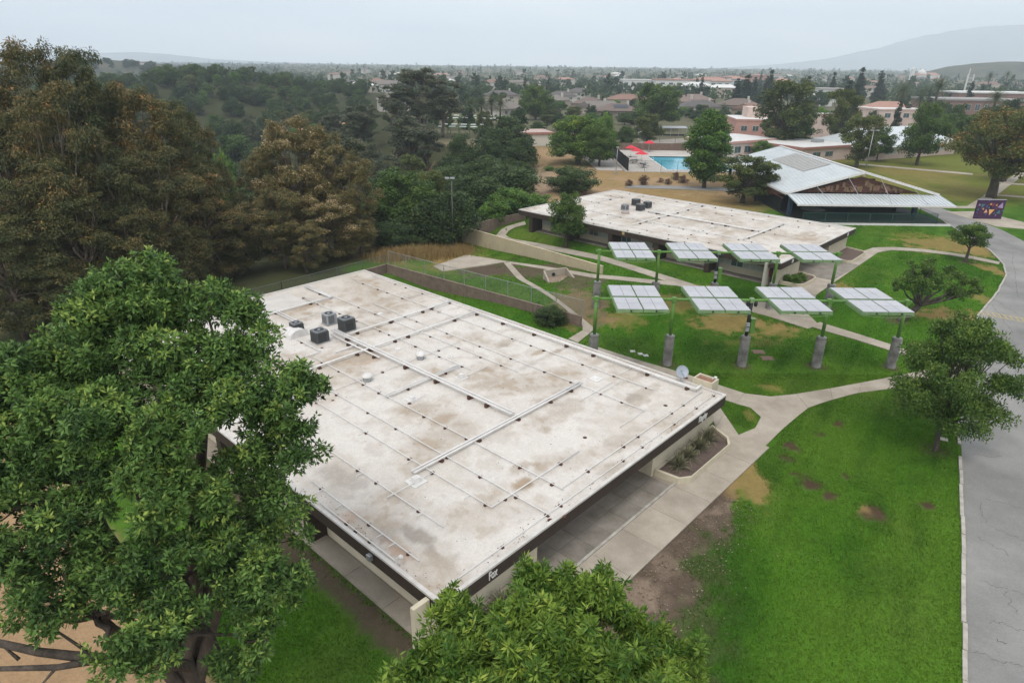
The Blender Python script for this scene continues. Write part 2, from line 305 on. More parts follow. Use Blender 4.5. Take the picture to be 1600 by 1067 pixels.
# root rings of bare earth round each pier and lawn tree
BARE = []
def ring_bare(x, y, r): BARE.append((x, y, r))
def build_ground():
    global C
    for x, y, r in BARE:
        C = mixc(C, DIRT, sstep(1.2, .6, np.hypot(GX - x, GY - y) / r + .8 * (_n2 - .5)) * .85)
    ny, nx = GX.shape; v = np.stack([GX, GY, GZ], -1).reshape(-1, 3)
    i = np.arange(ny * nx).reshape(ny, nx); q = np.stack([i[:-1, :-1], i[:-1, 1:], i[1:, 1:], i[1:, :-1]], -1).reshape(-1, 4)
    me = np_mesh('ground', v, q); me.polygons.foreach_set('use_smooth', np.ones(len(q), bool))
    a = me.color_attributes.new('zone', 'FLOAT_COLOR', 'POINT')
    a.data.foreach_set('color', np.concatenate([C, np.ones(C.shape[:2] + (1,))], -1).astype(np.float32).ravel())
    o = struct(link('ground', me, attrmat('ground_cover', 'zone', .95, ((.5, .16), (2.6, .16), (9.0, .20), (30.0, .25)), .4, 22.0)))
    o['label'] = 'lawns, bare earth and slopes of the campus and the land around it'
    return o
# ------------------------------------------------------------------ hills and mountains
def ridge(name, label, pts, Y, depth, seed, m, rough=.12, base=None):
    """a mound whose skyline passes the given (px, py) at distance Y"""
    q = [PY(px, py, Y) for px, py in pts]; xs = np.array([p.x for p in q]); zs = np.array([p.z for p in q])
    nx, ny = 120, 24; X = np.linspace(xs[0], xs[-1], nx); top = np.interp(X, xs, zs)
    v = []
    for j in range(ny):
        t = j / (ny - 1) * 2 - 1; prof = math.cos(t * math.pi / 2) ** 1.2
        n = fbm(X / depth * 6 + seed, np.full(nx, j * .5) + seed, 5) - .5
        z = (top + 6) * prof * (1 + rough * 1.6 * n * (1 - prof * .7)) - 6 + (1 - abs(t)) * top * .02 * n
        v.append(np.stack([X, np.full(nx, Y + t * depth) + n * depth * .15, z], -1))
    v = np.concatenate(v); i = np.arange(nx * ny).reshape(ny, nx)
    f = np.stack([i[:-1, :-1], i[:-1, 1:], i[1:, 1:], i[1:, :-1]], -1).reshape(-1, 4)
    o = struct(link(name, np_mesh(name, v, f), m)); o['label'] = label; return o
M_hill = mat('hill_scrub', (.115, .10, .065), (.045, .055, .035), 1.0, .02, .0, None, .1, 0, 8)
M_mtn = mat('mountain_scrub_hazed', (.40, .41, .41), (.33, .345, .345), 1.0, .002, 0, None, .1, 0, 8)  # scrub colour paled beyond its own tone, painting in extra haze
ridge('hill', 'scrub covered hill standing above the town at far right', [(1440, 124), (1475, 113), (1500, 105), (1540, 99), (1580, 96), (1605, 98), (1650, 103), (1720, 116), (1800, 126)], 1500, 260, 3, M_hill)
ridge('hill', 'wooded hill with a house on its crest behind the eucalyptus trees', [(60, 112), (120, 99), (155, 93.5), (185, 95), (230, 99), (270, 104), (310, 110), (350, 117)], 980, 150, 5, M_hill)
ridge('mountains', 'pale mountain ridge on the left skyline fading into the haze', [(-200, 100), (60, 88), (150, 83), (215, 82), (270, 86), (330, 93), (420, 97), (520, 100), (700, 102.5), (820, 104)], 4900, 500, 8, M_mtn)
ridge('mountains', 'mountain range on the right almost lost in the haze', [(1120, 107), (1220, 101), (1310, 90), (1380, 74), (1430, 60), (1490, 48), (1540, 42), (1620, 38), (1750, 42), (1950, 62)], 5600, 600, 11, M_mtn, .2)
# ------------------------------------------------------------------ paving
def lerp_poly(pts, n):
    p = [Vector(a) for a in pts]; L = [0]
    for a, b in zip(p[:-1], p[1:]): L.append(L[-1] + (b - a).length)
    o = []
    for i in range(n + 1):
        s = L[-1] * i / n; k = max(j for j in range(len(L)) if L[j] <= s + 1e-9); k = min(k, len(p) - 2)
        o.append(p[k].lerp(p[k + 1], (s - L[k]) / max(L[k + 1] - L[k], 1e-9)))
    return o
def slab_obj(parent, poly, mt, th=.035, gap=.012, lift=.05, name='slab'):
    """one slab, shrunk by half the joint, lying on the ground"""
    c = sum((Vector((p[0], p[1])) for p in poly), Vector((0, 0))) / len(poly)
    q = [c + (Vector((p[0], p[1])) - c) * (1 - gap / max((Vector((p[0], p[1])) - c).length, .05)) for p in poly]
    z = lambda x, y: T(x, y) + lift
    return obj(name, MB().prism([(p.x, p.y) for p in q], lambda x, y: z(x, y) - .12, z), mt, parent)
_lift = [.05]
def strip(name, label, L, Rr, step, mt=M_conc, z=0.0, kind=None, world=False):
    l = [P(*p, z) if not world else Vector(p) for p in L]; r = [P(*p, z) if not world else Vector(p) for p in Rr]
    ln = sum((b - a).length for a, b in zip(l[:-1], l[1:])); n = max(2, int(ln / step)); l = lerp_poly(l, n * 2); r = lerp_poly(r, n * 2)
    base = MB()
    for i in range(2 * n):
        vs = [l[i], l[i + 1], r[i + 1], r[i]]; base.add([(p.x, p.y, T(p.x, p.y) + .012 + _lift[0] * .2) for p in vs], [(0, 1, 2, 3)])
    o = struct(obj(name, base, M_joint)); o['label'] = label; _lift[0] += .0025
    for i in range(n):
        k = 2 * i; poly = [l[k], l[k + 1], l[k + 2], r[k + 2], r[k + 1], r[k]]
        slab_obj(o, [(p.x, p.y) for p in poly], mt, lift=_lift[0])
    return o
strip('path', 'concrete path along the far side of the near flat roofed building', [(925, 540), (1000, 564), (1063, 582), (1123, 602), (1163, 615)], [(903, 552), (985, 580), (1048, 600), (1112, 619), (1150, 631)], 3.0)
J = [(1163, 615), (1204, 620), (1244, 616), (1262, 638), (1247, 650), (1221, 672), (1176, 717), (1135, 700), (1154, 680), (1180, 669), (1189, 652), (1172, 637), (1150, 631)]
_j = struct(obj('path', MB().prism([P(*p)[:2] for p in J], -.05, .04), M_conc)); _j['label'] = 'wide concrete junction where the paths meet beside the planter'
strip('path', 'concrete path curving right from the junction towards the road', [(1244, 616), (1300, 607), (1391, 590), (1450, 578), (1520, 562)], [(1262, 638), (1290, 628), (1337, 615), (1390, 608), (1450, 597), (1510, 586)], 3.0)
strip('path', 'short diagonal path between the planter and the grass triangle', [(1113, 619), (1134, 651), (1154, 680)], [(1106, 640), (1120, 672), (1135, 700)], 3.0)
strip('path', 'narrow concrete path crossing the sunken plot diagonally', [(786, 404), (809, 434), (842, 457), (882, 485), (915, 514), (888, 530)], [(798, 407), (821, 435), (858, 462), (900, 492), (930, 514), (903, 536)], 2.4)
strip('path', 'thin concrete path at the foot of the tan block wall', [(786, 401), (930, 432), (1000, 440), (1060, 446)], [(800, 407), (925, 437), (1000, 446), (1064, 452)], 2.4, z=.1)
strip('path', 'concrete path inside the tan wall curving behind the far flat roofed building', [(820, 347), (783, 356), (771, 362), (783, 369), (935, 407), (1054, 446), (1118, 474)], [(822, 352), (797, 358), (789, 362), (801, 367), (940, 401), (1080, 445), (1150, 472)], 2.6, z=.3)
_pd = struct(obj('pavement', MB().prism([P(*p)[:2] for p in [(676, 409), (728, 390), (764, 397), (794, 404), (692, 415)]], lambda x, y: T(x, y) - .1, lambda x, y: T(x, y) + .045), M_conc)); _pd['label'] = 'concrete pad in front of the tan wall corner'
J2 = [(1118, 474), (1150, 472), (1190, 473), (1228, 463), (1262, 440), (1285, 454), (1276, 462), (1262, 490), (1281, 506), (1262, 511), (1200, 493)]
_j2 = struct(obj('path', MB().prism([P(*p, .2)[:2] for p in J2], lambda x, y: T(x, y) - .1, lambda x, y: T(x, y) + .042), M_conc)); _j2['label'] = 'concrete junction beside the corner of the far flat roofed building'
strip('path', 'straight concrete path running between the two rows of solar panels', [(1281, 505), (1342, 523), (1392, 539), (1428, 551), (1470, 565)], [(1262, 510), (1336, 531), (1390, 548), (1420, 558), (1455, 572)], 2.6)
strip('path', 'wide walk curving from the far flat roofed building to the road', [(1228, 463), (1272, 432), (1324, 411), (1346, 395), (1363, 389), (1389, 387.5), (1443, 391), (1508, 400), (1562, 411.5)], [(1276, 462), (1302, 444), (1331, 424), (1372, 396), (1394, 392.5), (1432, 394.5), (1475, 399), (1508, 404.5), (1560, 415)], 3.0, z=.3)
strip('path', 'concrete path from the painted board to the large tree', [(1508, 324), (1530, 311), (1556, 293), (1590, 270)], [(1530, 326), (1550, 311), (1574, 293), (1606, 270)], 3.5, z=.4)
strip('path', 'thin path linking the covered stage to the painted board', [(1432, 322.5), (1480, 323), (1526, 322.5)], [(1432, 325), (1480, 325.8), (1526, 326)], 3.5, z=.4)
strip('path', 'long thin path across the far yellowed lawn', [(1342, 256), (1420, 263), (1520, 271.5)], [(1342, 258), (1420, 265.2), (1520, 274)], 5.0, z=.4)
strip('path', 'thin path on the far right lawn nearest the tree trunk', [(1556, 285), (1600, 288), (1640, 291)], [(1556, 287), (1600, 290), (1640, 293)], 4.0, z=.4)
strip('path', 'thin path on the far right lawn below the others', [(1546, 304), (1600, 307.5), (1640, 311)], [(1546, 305.5), (1600, 309.5), (1640, 313)], 4.0, z=.4)
strip('road', 'grey service road below the pool slope', [(985, 290), (1050, 291), (1120, 293), (1180, 296)], [(975, 294), (1050, 296), (1120, 298.5), (1180, 303)], 8, M_asph, z=.4)
_mp = struct(obj('pavement', MB().prism([P(*p, .4)[:2] for p in [(1478, 331.5), (1530, 330.5), (1600, 348), (1640, 358), (1640, 362), (1557, 354.5)]], .3, .45), M_conc)); _mp['label'] = 'pale concrete pad under the painted board'
# walks round the near building, slab by slab, in its own frame
def grid_walk(B, name, label, x0, x1, y0, y1, nx, ny, mt, base_lift=.018):
    b = MB(); n = 6
    for i in range(n):
        xa, xb = x0 + (x1 - x0) * i / n, x0 + (x1 - x0) * (i + 1) / n
        vs = [to_wld(B, *p) for p in ((xa, y0), (xb, y0), (xb, y1), (xa, y1))]; b.add([(p.x, p.y, T(p.x, p.y) + base_lift) for p in vs], [(0, 1, 2, 3)])
    o = struct(obj(name, b, M_joint)); o['label'] = label; _lift[0] += .0025
    for i in range(nx):
        for j in range(ny):
            xa, xb = x0 + (x1 - x0) * i / nx, x0 + (x1 - x0) * (i + 1) / nx; ya, yb = y0 + (y1 - y0) * j / ny, y0 + (y1 - y0) * (j + 1) / ny
            slab_obj(o, [to_wld(B, *p)[:2] for p in ((xa, ya), (xb, ya), (xb, yb), (xa, yb))], mt, lift=_lift[0])
    return o
grid_walk(B1, 'pavement', 'beige concrete walk along the front of the near building', -4.0, 24.5, -3.1, -.83, 11, 1, M_conc)
struct(obj('pavement', MB().prism([to_wld(B1, *p)[:2] for p in ((16.62, -.82), (24.4, -.82), (24.4, .58), (16.62, .58))], -.1, .03), M_conc))['label'] = 'concrete margin under the long kerbed planter'
grid_walk(B1, 'pavement', 'grey slabs of the breezeway opening under the brown fascia', 6.5, 16.6, -.66, 5.4, 7, 5, M_conc2)
struct(obj('gutter', MB().prism([to_wld(B1, *p)[:2] for p in ((6.2, -.82), (17.2, -.82), (17.2, -.67), (6.2, -.67))], -.05, .125), M_kerb))['label'] = 'pale channel between the breezeway slabs and the front walk'
grid_walk(B1, 'pavement', 'concrete walk under the overhang on the shaded long side', -.15, .88, .9, 38.4, 1, 13, M_conc)
grid_walk(B2, 'pavement', 'concrete strip at the foot of the windowed wall', .75, 2.15, 1.9, 35.2, 1, 12, M_conc2)
grid_walk(B2, 'pavement', 'wide shaded apron in front of the far building', 7.2, 15.8, -3.2, 5.0, 5, 5, M_conc2)
# ------------------------------------------------------------------ road
KERB = [(1513, 1120), (1511, 1067), (1508, 860), (1501, 670), (1503, 600), (1513, 530), (1530, 495), (1557, 465), (1572, 435), (1567, 418), (1545, 395), (1510, 373), (1470, 348), (1442, 333), (1400, 318)]
RIGHT = [(1850, 1120), (1830, 1067), (1800, 860), (1770, 670), (1755, 600), (1740, 540), (1735, 510), (1720, 470), (1690, 440), (1650, 415), (1610, 388), (1565, 364), (1520, 347), (1478, 332), (1425, 317)]
kl = [P(*p) for p in KERB]; kr = [P(*p) for p in RIGHT]
rl, rr = lerp_poly(kl, 60), lerp_poly(kr, 60)
mb = MB()
for i in range(60):
    for j in range(6):
        q = [rl[i].lerp(rr[i], j / 6), rl[i].lerp(rr[i], (j + 1) / 6), rl[i + 1].lerp(rr[i + 1], (j + 1) / 6), rl[i + 1].lerp(rr[i + 1], j / 6)]
        mb.add([(p.x, p.y, T(p.x, p.y) + .02) for p in q], [(0, 1, 2, 3)])
road = struct(obj('road', mb, M_asph)); road['label'] = 'worn cracked asphalt road along the right edge'
kerb = struct(obj('kerb', MB().prism([(0, 0), (.01, 0), (.01, .01)], -.5, -.49), M_kerb)); kerb['label'] = 'low concrete kerb between the lawn and the road'
kp = lerp_poly(kl[:13], 58); rnd = random.Random(4)
for i in range(58):
    a, b = kp[i], kp[i + 1]; d = (b - a).normalized(); nrm = Vector((-d.y, d.x, 0)); a2, b2 = a + d * .02, b - d * .02
    if i in (12, 15): continue
    jx = rnd.uniform(-.03, .03); h = rnd.uniform(.09, .13)
    poly = [a2 + nrm * (.0 + jx), b2 + nrm * (.0 + jx), b2 + nrm * (.17 + jx), a2 + nrm * (.17 + jx)]
    obj('kerb_stone', MB().prism([(p.x, p.y) for p in poly], lambda x, y: T(x, y) - .1, lambda x, y: T(x, y) + h), M_kerb, kerb)
rnd = random.Random(9)
def crack(p0, p1, w, seed):
    r = random.Random(seed); a, b = P(*p0), P(*p1); n = 22; d = b - a; nn = Vector((-d.y, d.x, 0)).normalized(); pts = []; off = 0
    for i in range(n + 1):
        off = off * .9 + r.uniform(-.10, .10); pts.append(a + d * i / n + nn * off)
    m = MB()
    for p, q in zip(pts[:-1], pts[1:]):
        t = (q - p).normalized(); s = Vector((-t.y, t.x, 0)) * w / 2 * r.uniform(.5, 1.3); m.add([(v.x, v.y, T(v.x, v.y) + .026) for v in (p - s, q - s, q + s, p + s)], [(0, 1, 2, 3)])
    return m
cm = MB()
for i, (a, b) in enumerate([((1530, 785), (1532, 815)), ((1532, 815), (1600, 845)), ((1525, 840), (1578, 868)), ((1530, 905), (1600, 930)), ((1576, 925), (1590, 960)), ((1545, 975), (1600, 985)), ((1556, 1000), (1572, 1008)), ((1520, 708), (1565, 712)),
  ((1540, 780), (1600, 792)), ((1560, 440), (1600, 470)), ((1545, 470), (1600, 500)), ((1570, 420), (1600, 432)), ((1580, 400), (1590, 470)), ((1555, 452), (1600, 455)), ((1530, 365), (1600, 400)), ((1548, 480), (1580, 520)), ((1520, 640), (1600, 660)), ((1520, 1020), (1600, 1045))]):
    t = crack(a, b, (.022 if i < 9 or i > 15 else .035), i); cm.add(t.v, t.f)
stuff(obj('crack', cm, M_crack, road))
M_yel = mat('yellow_line', (.50, .38, .12), (.36, .29, .15), .9, 6.0)
for dy in (0, 5):
    a, b = P(1531, 489 + dy), P(1640, 506 + dy); d = (b - a).normalized(); s = Vector((-d.y, d.x, 0)) * .05
    obj('road_line', MB().add([(v.x, v.y, T(v.x, v.y) + .028) for v in (a - s, b - s, b + s, a + s)], [(0, 1, 2, 3)]), M_yel, road)
for i in range(12):
    a, b = P(1531 + i * 9.1, 489 + i * 1.42), P(1537 + i * 9.1, 494.8 + i * 1.42); d = (b - a).normalized(); s = Vector((-d.y, d.x, 0)) * .05
    obj('road_line', MB().add([(v.x, v.y, T(v.x, v.y) + .032) for v in (a - s, b - s, b + s, a + s)], [(0, 1, 2, 3)]), M_yel, road)
# ------------------------------------------------------------------ flat roofed school buildings
M_roof = attrmat('roof_membrane', 'stain', .75, ((.8, .07), (4.0, .08), (16.0, .10), (50.0, .08)), .15, 30.0)
RW, RD, RB, RG, RR = np.array([.565, .53, .485]), np.array([.36, .305, .245]), np.array([.30, .22, .14]), np.array([.27, .235, .20]), np.array([.36, .20, .11])
def text_mesh(txt, size, depth):
    cu = bpy.data.curves.new('letters', 'FONT'); cu.body = txt; cu.size = size; cu.extrude = depth; cu.offset = .012; cu.align_x = 'CENTER'
    o = bpy.data.objects.new('tmp', cu); COL.objects.link(o); dg = bpy.context.evaluated_depsgraph_get()
    me = bpy.data.meshes.new_from_object(o.evaluated_get(dg)); bpy.data.objects.remove(o); return me
def roof_part(B, t, blobs, seed):
    Wd, L, zr = B['W'], B['L'], B['zr']; nx, ny = int(Wd / .16), int(L / .16)
    X, Y = np.meshgrid(np.linspace(.02, Wd - .02, nx), np.linspace(.02, L - .02, ny))
    n1 = fbm(X / 3.1 + seed, Y / 3.1 + seed, 5); n2 = fbm(X / .8 + seed * 2, Y / .8, 4); n3 = fbm(X / 7 + 5 + seed, Y / 7, 3)
    n5 = fbm(X / .42 + 3 * seed, Y / .42, 3)
    Cc = np.ones(X.shape + (3,)) * RW; Cc = mixc(Cc, RD, sstep(.46, .72, n1) * .50); Cc = mixc(Cc, RD, sstep(.52, .68, n2) * .30); Cc = mixc(Cc, RB, sstep(.56, .72, n5) * sstep(.45, .6, n1) * .35)
    Cc = mixc(Cc, np.array([.42, .365, .30]), sstep(.40, .70, n3 + .0 + (Y / L - .5) * .18) * .34); Cc = mixc(Cc, RB, sstep(.60, .74, n2 * .5 + n1 * .5) * .42)
    for bx, by, rx, ry, col, st in blobs:
        r = np.hypot((X - bx) / rx, (Y - by) / ry); Cc = mixc(Cc, col, sstep(1.25, .45, r + 1.6 * (n2 - .5) + .7 * (n1 - .5) + 1.2 * (n5 - .5)) * st)
    Z = zr - .07 + .02 * (n1 - .5)
    v = np.stack([X, Y, Z], -1).reshape(-1, 3); i = np.arange(nx * ny).reshape(ny, nx)
    q = np.stack([i[:-1, :-1], i[:-1, 1:], i[1:, 1:], i[1:, :-1]], -1).reshape(-1, 4)
    me = np_mesh('roof_membrane', v, q); a = me.color_attributes.new('stain', 'FLOAT_COLOR', 'POINT')
    a.data.foreach_set('color', np.concatenate([Cc, np.ones(Cc.shape[:2] + (1,))], -1).astype(np.float32).ravel())
    link('roof_membrane', me, M_roof, t)
    obj('roof_deck', MB().box(.05, Wd - .05, .05, L - .05, zr - .5, zr - .12), M_brown, t)
    e = .13
    for x0, x1, y0, y1 in ((-.05, Wd + .05, -.05, e), (-.05, Wd + .05, L - e, L + .05), (-.05, e, e, L - e), (Wd - e, Wd + .05, e, L - e)):
        obj('coping', MB().box(x0, x1, y0, y1, zr - .09, zr + .015), mat('coping_white', (.58, .555, .525), (.46, .43, .39), .7, 1.5, speck=.1), t)
    for x0, x1, y0, y1 in ((-.03, Wd + .03, -.03, .045), (-.03, Wd + .03, L - .045, L + .03), (-.03, .045, .05, L - .05), (Wd - .045, Wd + .03, .05, L - .05)):
        obj('fascia', MB().box(x0, x1, y0, y1, zr - .74, zr - .095), M_brown, t)
    obj('soffit', MB().box(.06, Wd - .06, .06, L - .06, zr - .62, zr - .52), M_cream, t)
def window_unit(t, x, y0, y1, z0, z1, seed):
    """window in the x = const wall, facing -x; two panes"""
    r = random.Random(seed); m = MB(); w = .05
    m.box(x - .06, x + .02, y0, y0 + w, z0, z1).box(x - .06, x + .02, y1 - w, y1, z0, z1).box(x - .06, x + .02, y0 + w, y1 - w, z0, z0 + w).box(x - .06, x + .02, y0 + w, y1 - w, z1 - w, z1)
    ym = (y0 + y1) / 2; m.box(x - .06, x + .02, ym - w / 2, ym + w / 2, z0 + w, z1 - w)
    f = obj('window', m, M_frame, t); bl = r.random() < .45
    for a, b in ((y0 + w, ym - w / 2), (ym + w / 2, y1 - w)):
        obj('pane', MB().box(x - .03, x - .015, a, b, z0 + w, z1 - w), M_blind if bl else M_glass, f)
def school(B, label, xa, xb, wallx, nb, yb0, text, blobs, seed, wing):
    t = thing('school_building', label, 'building', B['o'], B['a']); Wd, L, zr = B['W'], B['L'], B['zr']
    roof_part(B, t, blobs, seed); zt = zr - .63
    # walls
    obj('wall', MB().box(wallx, xa, .6, L - .5, -.2, zt), M_cream, t)
    obj('wall', MB().box(xb, Wd - .35, .6, L - .5, -.2, zt), M_cream, t)
    obj('wall', MB().box(xa + .01, xb - .01, 5.5, L - .5, -.2, zt), M_cream, t)
    obj('wall', MB().box(-.05 if wing else .35, wallx - .01, .6, .82, -.2, zt), M_cream, t)
    for dx in (xa + .9, xa + 3.4, xb - 4.3, xb - 1.8):
        d = obj('door', MB().box(dx, dx + .95, 5.40, 5.49, 0.03, 2.02), mat('door_paint', (.10, .05, .035), None, .6), t)
        obj('handle', MB().box(dx + .82, dx + .86, 5.33, 5.39, .95, 1.1), M_metal, d)
    step = (L - yb0 * 2) / nb if nb == 4 else 6.72
    ys = [yb0 + step * k for k in range(nb + 1)]
    for k in range(nb + 1):
        if k == 0: continue
        obj('fin', MB().box(.03, wallx - .01, ys[k] - .28, ys[k] + .28, -.2, zt), M_brown, t)
    for k in range(nb):
        y0, y1 = ys[k] + .35, ys[k + 1] - .35; n = 4; z1 = zt - .05; z0 = .80; ww = (y1 - y0) / n
        for i in range(n): window_unit(t, wallx, y0 + i * ww + .02, y0 + (i + 1) * ww - .02, z0, z1, seed * 97 + k * 7 + i)
        m = MB(); nbd = 6; hh = (z0 - .06) / nbd
        for i in range(nbd):
            z = i * hh; m.add([(wallx - .035, y0, z + .01), (wallx - .035, y1, z + .01), (wallx - .006, y1, z + hh), (wallx - .006, y0, z + hh)], [(0, 3, 2, 1)])
            m.add([(wallx - .035, y0, z + .01), (wallx - .035, y1, z + .01), (wallx - .002, y1, z + .01), (wallx - .002, y0, z + .01)], [(0, 1, 2, 3)])
        stuff(obj('siding', m, M_cream, t))
    for txt, tx, sz in text:
        me = text_mesh(txt, sz, .012); o = link('lettering', me, M_white, t); o.rotation_euler = (R_(90), 0, 0); o.location = (tx, -.045, zr - .58); o.scale = (.56, 1, 1)
    return t
def rl1(px, py, z=None): return to_loc(B1, P(px, py, (B1Z - .05) if z is None else z))
def rl2(px, py, z=None): return to_loc(B2, P(px, py, (B2Z - .05) if z is None else z))
def blob(f, B, l):
    r = []
    for px, py, rx, ry, c, s in l:
        x, y = f(px, py); k = (Vector((px - 800, 0)).length * 0 + (P(px, py, B['zr']).xy.length)) / FPX * 1.15; r.append((x, y, rx * k, ry * k, c, s))
    return r
BL1 = blob(rl1, B1, [(650, 835, 16, 60, RG, .8), (625, 860, 14, 45, RR, .5), (690, 880, 18, 40, RD, .8), (600, 830, 22, 40, RG, .45), (535, 745, 28, 50, RG, .5), (820, 757, 16, 14, RB, .85), (813, 730, 22, 10, RD, .7), (840, 725, 12, 9, RB, .7), (690, 655, 22, 14, RB, .6), (655, 640, 25, 20, RD, .6),
  (880, 640, 45, 18, RD, .6), (870, 632, 14, 8, RG, .4), (970, 690, 50, 22, RD, .6), (960, 730, 40, 20, RD, .5), (1000, 620, 40, 16, RD, .7), (990, 622, 16, 8, RG, .5), (838, 551, 14, 6, RB, .7), (868, 549, 14, 6, RB, .6), (790, 535, 30, 12, RD, .7), (785, 540, 14, 6, RG, .5), (930, 565, 18, 8, RB, .5), (760, 600, 40, 14, RD, .6), (745, 590, 20, 10, RB, .4), (640, 590, 24, 12, RD, .5),
  (560, 560, 40, 14, RB, .45), (575, 565, 26, 8, RR, .35), (480, 480, 34, 10, RB, .7), (470, 470, 30, 8, RG, .4), (580, 438, 14, 4, RB, .6), (640, 465, 24, 7, RG, .55), (625, 478, 20, 6, RB, .4), (600, 470, 40, 10, RD, .5), (530, 500, 30, 10, RD, .5), (700, 500, 30, 8, RD, .5), (900, 720, 40, 20, RD, .35), (1010, 580, 60, 8, RD, .6), (880, 545, 90, 5, RG, .4), (540, 810, 20, 20, RR, .35), (660, 910, 12, 20, RD, .6), (735, 605, 20, 10, RB, .4), (520, 560, 20, 10, RB, .5), (700, 680, 60, 30, RD, .3)])
b1 = school(B1, 'near flat roofed school building with pipe covered white roof and brown fascia', 6.45, 16.6, .95, 4, .75, [('Fox', to_loc(B1, P(773, 900, 2.4))[0], .60), ('Kingsley', to_loc(B1, P(1094, 651, 2.4))[0], .56)], BL1, 3.0, True)
# end wing wall beside the near roof corner
obj('wing_wall', MB().box(-.86, -.07, .60, .82, -.2, 2.72), M_cream, b1)
BL2 = blob(rl2, B2, [(1270, 368, 12, 5, RB, .7), (1258, 366, 22, 6, RD, .8), (1262, 374, 10, 4, RR, .4), (1140, 363, 30, 7, RB, .5), (1165, 360, 30, 8, RD, .6), (1080, 350, 30, 8, RD, .5), (1000, 345, 40, 8, RD, .6), (960, 340, 30, 7, RG, .35), (1090, 320, 60, 6, RD, .6), (1040, 306, 40, 5, RD, .6), (1200, 345, 40, 6, RD, .4), (930, 335, 30, 8, RD, .5), (1030, 330, 20, 6, RG, .4)])
b2 = school(B2, 'far flat roofed school building with a window band behind the solar panels', 7.1, 16.0, 2.2, 5, 1.6, [('Hill', to_loc(B2, P(1239, 409, 2.8))[0], .56), ('Hill', to_loc(B2, P(1317, 366, 2.8))[0], .56)], BL2, 11.0, False)
obj('wing_wall', MB().box(-.36, 2.19, 1.32, 1.58, -.2, 2.60), mat('grey_stucco', (.50, .47, .42), (.42, .39, .34), .9, 1.5, .2), b2)
sg = obj('sign', MB().box(.5, 1.35, 1.285, 1.315, .95, 1.75), mat('red_sign', (.42, .035, .05), None, .5), b2); 
for i, (w, z) in enumerate([(.22, 1.62), (.5, 1.48), (.62, 1.36), (.6, 1.24), (.62, 1.12), (.45, 1.02)]):
    obj('sign_text', MB().box(.925 - w / 2, .925 + w / 2, 1.278, 1.284, z - .03, z + .03), M_white, sg)
obj('plaque', MB().box(-.045, -.032, 19.6, 19.95, 2.35, 2.75), mat('tan_plaque', (.45, .33, .15), None, .6), b2)
# roof pipes: traced as straight runs along the building's axes, on blocks
def run(f, B, t, p0, p1, r, dz, dbl=0, sup=2.6, seed=0, ms=M_rust, free=False):
    a, b = f(*p0), f(*p1); z = B['zr'] - .06 + dz; rn = random.Random(seed * 13 + int(p0[0]))
    if not free:
        if abs(a[0] - b[0]) > abs(a[1] - b[1]): y = (a[1] + b[1]) / 2; a, b = (a[0], y), (b[0], y); nrm = (0, 1)
        else: x = (a[0] + b[0]) / 2; a, b = (x, a[1]), (x, b[1]); nrm = (1, 0)
    else: nrm = (0, 0)
    cl = lambda p: (min(max(p[0], .25), B['W'] - .25), min(max(p[1], .25), B['L'] - .25)); a, b = cl(a), cl(b)
    for k in ((-1, 1) if dbl else (0,)):
        o = (nrm[0] * k * dbl, nrm[1] * k * dbl)
        L = math.hypot(b[0] - a[0], b[1] - a[1]); n = max(2, int(L / 3)); pts = []
        for i in range(n + 1):
            sg_ = rn.uniform(-.012, .012) if r < .05 else 0
            pts.append((a[0] + (b[0] - a[0]) * i / n + o[0] + sg_, a[1] + (b[1] - a[1]) * i / n + o[1] + sg_, z))
        obj('pipe', MB().tube(pts, r, 8), M_pipe, t, True)
    if sup:
        L = math.hypot(b[0] - a[0], b[1] - a[1]); n = max(1, int(L / sup))
        d = ((b[0] - a[0]) / max(L, .01), (b[1] - a[1]) / max(L, .01))
        for i in range(n):
            if rn.random() < .12: continue
            s = (i + .5 + rn.uniform(-.38, .38)) / n; x, y = a[0] + (b[0] - a[0]) * s, a[1] + (b[1] - a[1]) * s
            hw = (.15 if r > .05 else rn.uniform(.07, .12)) + dbl; hl = .09 if r > .05 else rn.uniform(.045, .075); top = z - r + .005
            m = MB().box(-hw, hw, -hl, hl, B['zr'] - .075, top if r > .05 else top - .0)
            o = obj('pipe_support', m, ms, t); o.location = (x, y, 0); o.rotation_euler = (0, 0, math.atan2(d[1], d[0]) + R_(90) + rn.uniform(-.2, .2))
    return a, b
def riser(B, t, x, y, h=.28):
    obj('vent_pipe', MB().tube([(x, y, B['zr'] - .08), (x, y, B['zr'] - .06 + h)], .035, 8), M_pipe, t, True)
A_ = lambda *a, **k: run(rl1, B1, b1, *a, **k)
A_((549, 526.6), (702, 473), .075, .22); A_((482, 583), (740, 490), .075, .22); A_((740, 490), (1087, 613.5), .085, .24); A_((1087, 613.5), (1101, 602), .085, .24, sup=0)
A_((516, 522), (806, 650), .07, .30, .12); A_((516, 527), (594, 562), .06, .22)
A_((650, 745), (903, 599), .06, .18, .10); A_((605, 624), (715, 573), .05, .18, .09)
for i, (a, b) in enumerate([((549, 438), (1022, 610)), ((581, 475), (1007, 643)), ((480, 448), (810, 582)), ((472, 464), (733, 579)), ((585, 430), (1000, 582)), ((485, 558), (881, 766)), ((510, 610), (861, 806)), ((490, 627), (768, 795)), ((488, 687), (693, 826)), ((485, 752), (655, 878)), ((497, 786), (622, 883))]):
    A_(a, b, .028 if i < 9 else .03, .10, sup=2.3, seed=i + 1)
A_((768, 795), (905, 706), .032, .12, seed=21); A_((880, 766), (1095, 612), .026, .10, seed=22, sup=2.4); A_((698, 928), (1114, 613), .022, .09, seed=23, sup=2.2)
